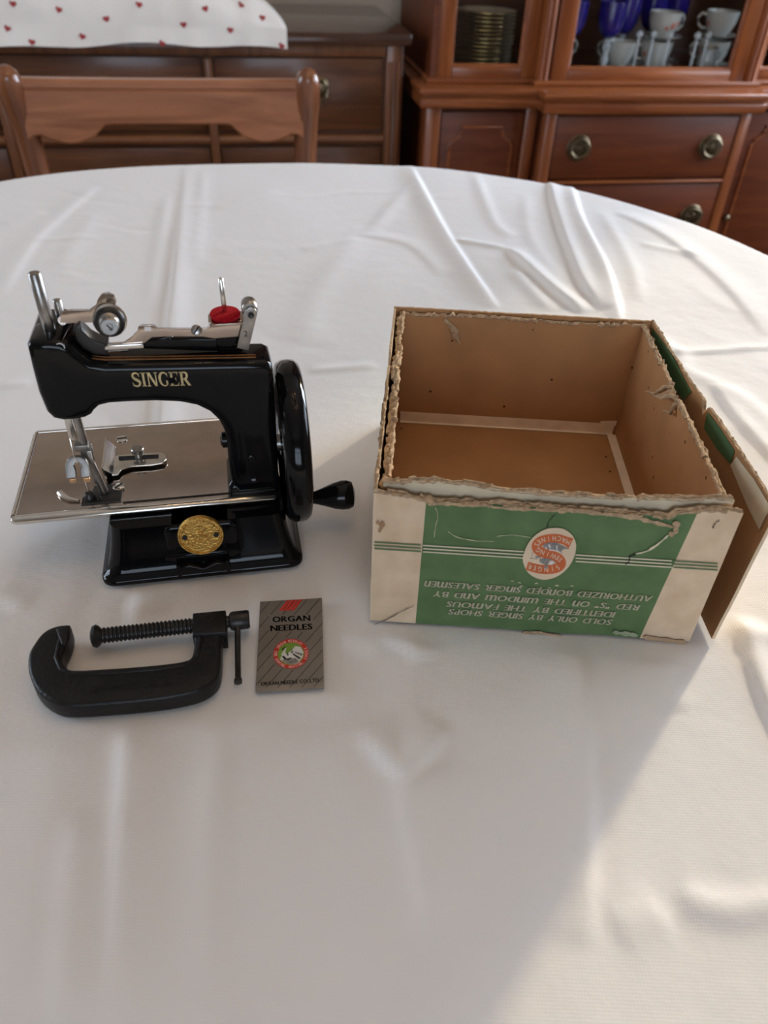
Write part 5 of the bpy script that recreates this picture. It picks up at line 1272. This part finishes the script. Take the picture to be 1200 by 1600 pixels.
# ---------------- wear of the front: torn paper layer, splits, scuffed corners
def rag_strip(pts, w0, mat, name, parent, off=.0003, seed=0, h=.0006):
    pts = spline([tuple(p) for p in pts], 5); mb = MB(); q = []
    for i, p in enumerate(pts):
        q.append(w0 * (.35 + 1.1 * abs(nz(i * .7, seed, 1))) * (1 if 0 < i < len(pts) - 1 else .2))
    V_, F_ = stroke(pts, q); n0 = len(V_)
    up = [fpnt(x + 1.2 * nz(x * .3, y * .3, seed), y + 1.0 * nz(y * .3, x * .3, seed + 3), off) for x, y in V_]
    mid = [(up[2 * i] + up[2 * i + 1]) / 2 + Vector((0, -h * abs(nz(i * .9, seed, 7)) - .0001, 0)) for i in range(len(pts))]
    mb.raw(up + mid, [f for i in range(len(pts) - 1) for f in ((2 * i, n0 + i, n0 + i + 1, 2 * i + 2), (n0 + i, 2 * i + 1, 2 * i + 3, n0 + i + 1))])
    return mb.build(name, mat, parent, 60)
rag_strip([(668, 786), (700, 785), (730, 788), (762, 787)], 9, M_fray, 'torn_paper', fp, seed=1)
rag_strip([(765, 790), (800, 793), (830, 794), (870, 797)], 9, M_fray, 'torn_paper', fp, seed=2)
rag_strip([(872, 793), (900, 796), (940, 801), (985, 806), (1020, 814), (1052, 822)], 10, M_fray, 'torn_paper', fp, seed=3)
rag_strip([(1056, 812), (1055, 828), (1045, 834)], 13, M_fray, 'torn_paper', fp, seed=4)
rag_strip([(1044, 834), (1030, 846), (1012, 858), (992, 864)], 4, M_ink, 'torn_paper', fp, seed=5)
rag_strip([(993, 864), (984, 868), (982, 876), (976, 880)], 4, M_black, 'split', fp, seed=6)
rag_strip([(1124, 810), (1116, 817), (1113, 824)], 2, M_black, 'split', fp, seed=7)
rag_strip([(578, 975), (600, 968), (625, 955), (648, 944)], 1.6, M_dark, 'split', fp, seed=8)
rag_strip([(589, 813), (594, 818), (600, 816), (592, 830)], 9, plain('scuffed_board', (.36, .21, .11), .9, var=.2), 'scuff', fp, seed=9, h=.0001)
rag_strip([(680, 790), (684, 805), (680, 822), (678, 838)], 1.6, M_ink, 'crack', fp, seed=10, h=.0001)
rag_strip([(868, 802), (858, 812), (854, 824)], 1.6, M_black, 'crack', fp, seed=12, h=.0001)
rag_strip([(700, 828), (716, 838), (745, 843), (772, 844)], 1.5, M_ink, 'crack', fp, seed=13, h=.0001)
rag_strip([(775, 836), (800, 834), (830, 838)], 1.5, M_ink, 'crack', fp, seed=14, h=.0001)
rag_strip([(815, 989), (840, 986), (862, 991), (880, 994)], 8, M_fray, 'torn_paper', fp, seed=15)
rag_strip([(957, 986), (975, 988), (996, 991)], 10, plain('rubbed_green', (.27, .31, .19), .8, var=.2), 'scuff', fp, seed=16, h=.0001)
rag_strip([(1004, 994), (1040, 998), (1072, 1003)], 12, plain('scuffed_corner', (.42, .28, .17), .9, var=.2), 'scuff', fp, seed=17, h=.0002)
for q, (u, v) in enumerate(((800, 906), (812, 909), (838, 910), (845, 917), (870, 913), (893, 914), (815, 914), (858, 917))): rag_strip([(u - 2.5, v), (u, v - .8), (u + 2.5, v + .6)], 2.0, M_ink, 'fleck', fp, seed=20 + q, h=.0001)
# curled torn lining at the back of the tray and a loose shred at the right wall
cu = MB(); rings = []
for i in range(9):
    t = i / 8; c_ = Vector((.034 + .014 * t + .002 * math.sin(t * 5), IY1 - TH_ - .0008 - .0020 * math.sin(t * PI), .086 - .017 * t)); w_ = .0017 * math.sin(PI * (.15 + .8 * t)) * (1 + .5 * nz(t * 7)) + .0004
    rings.append([c_ + Vector((-w_, 0, -w_ * .4)), c_ + Vector((0, -.0012, 0)), c_ + Vector((w_, 0, w_ * .4)), c_ + Vector((0, .0004, 0))])
cu.rings(rings).build('peeled_paper', M_fray, bx, 50)
for q, (t, s_) in enumerate(((.52, 1), (.55, .8), (.58, 1.1), (.49, .6))):
    y = IY0 + (IY1 - IY0) * t; sh = MB(); pts = [(IX1 - TH_ * .5, y, .0875), (IX1 - .005 * s_, y + .002, .0880 - .001 * q), (IX1 - .010 * s_, y + .003 - .002 * q, .0855 - .001 * q), (IX1 - .013 * s_, y + .006, .0850 - .002 * q)]
    sh.tube(pts, [.0016, .0018, .0011, .0003], 7); sh.build('paper_shred', M_fray, bx, 50)
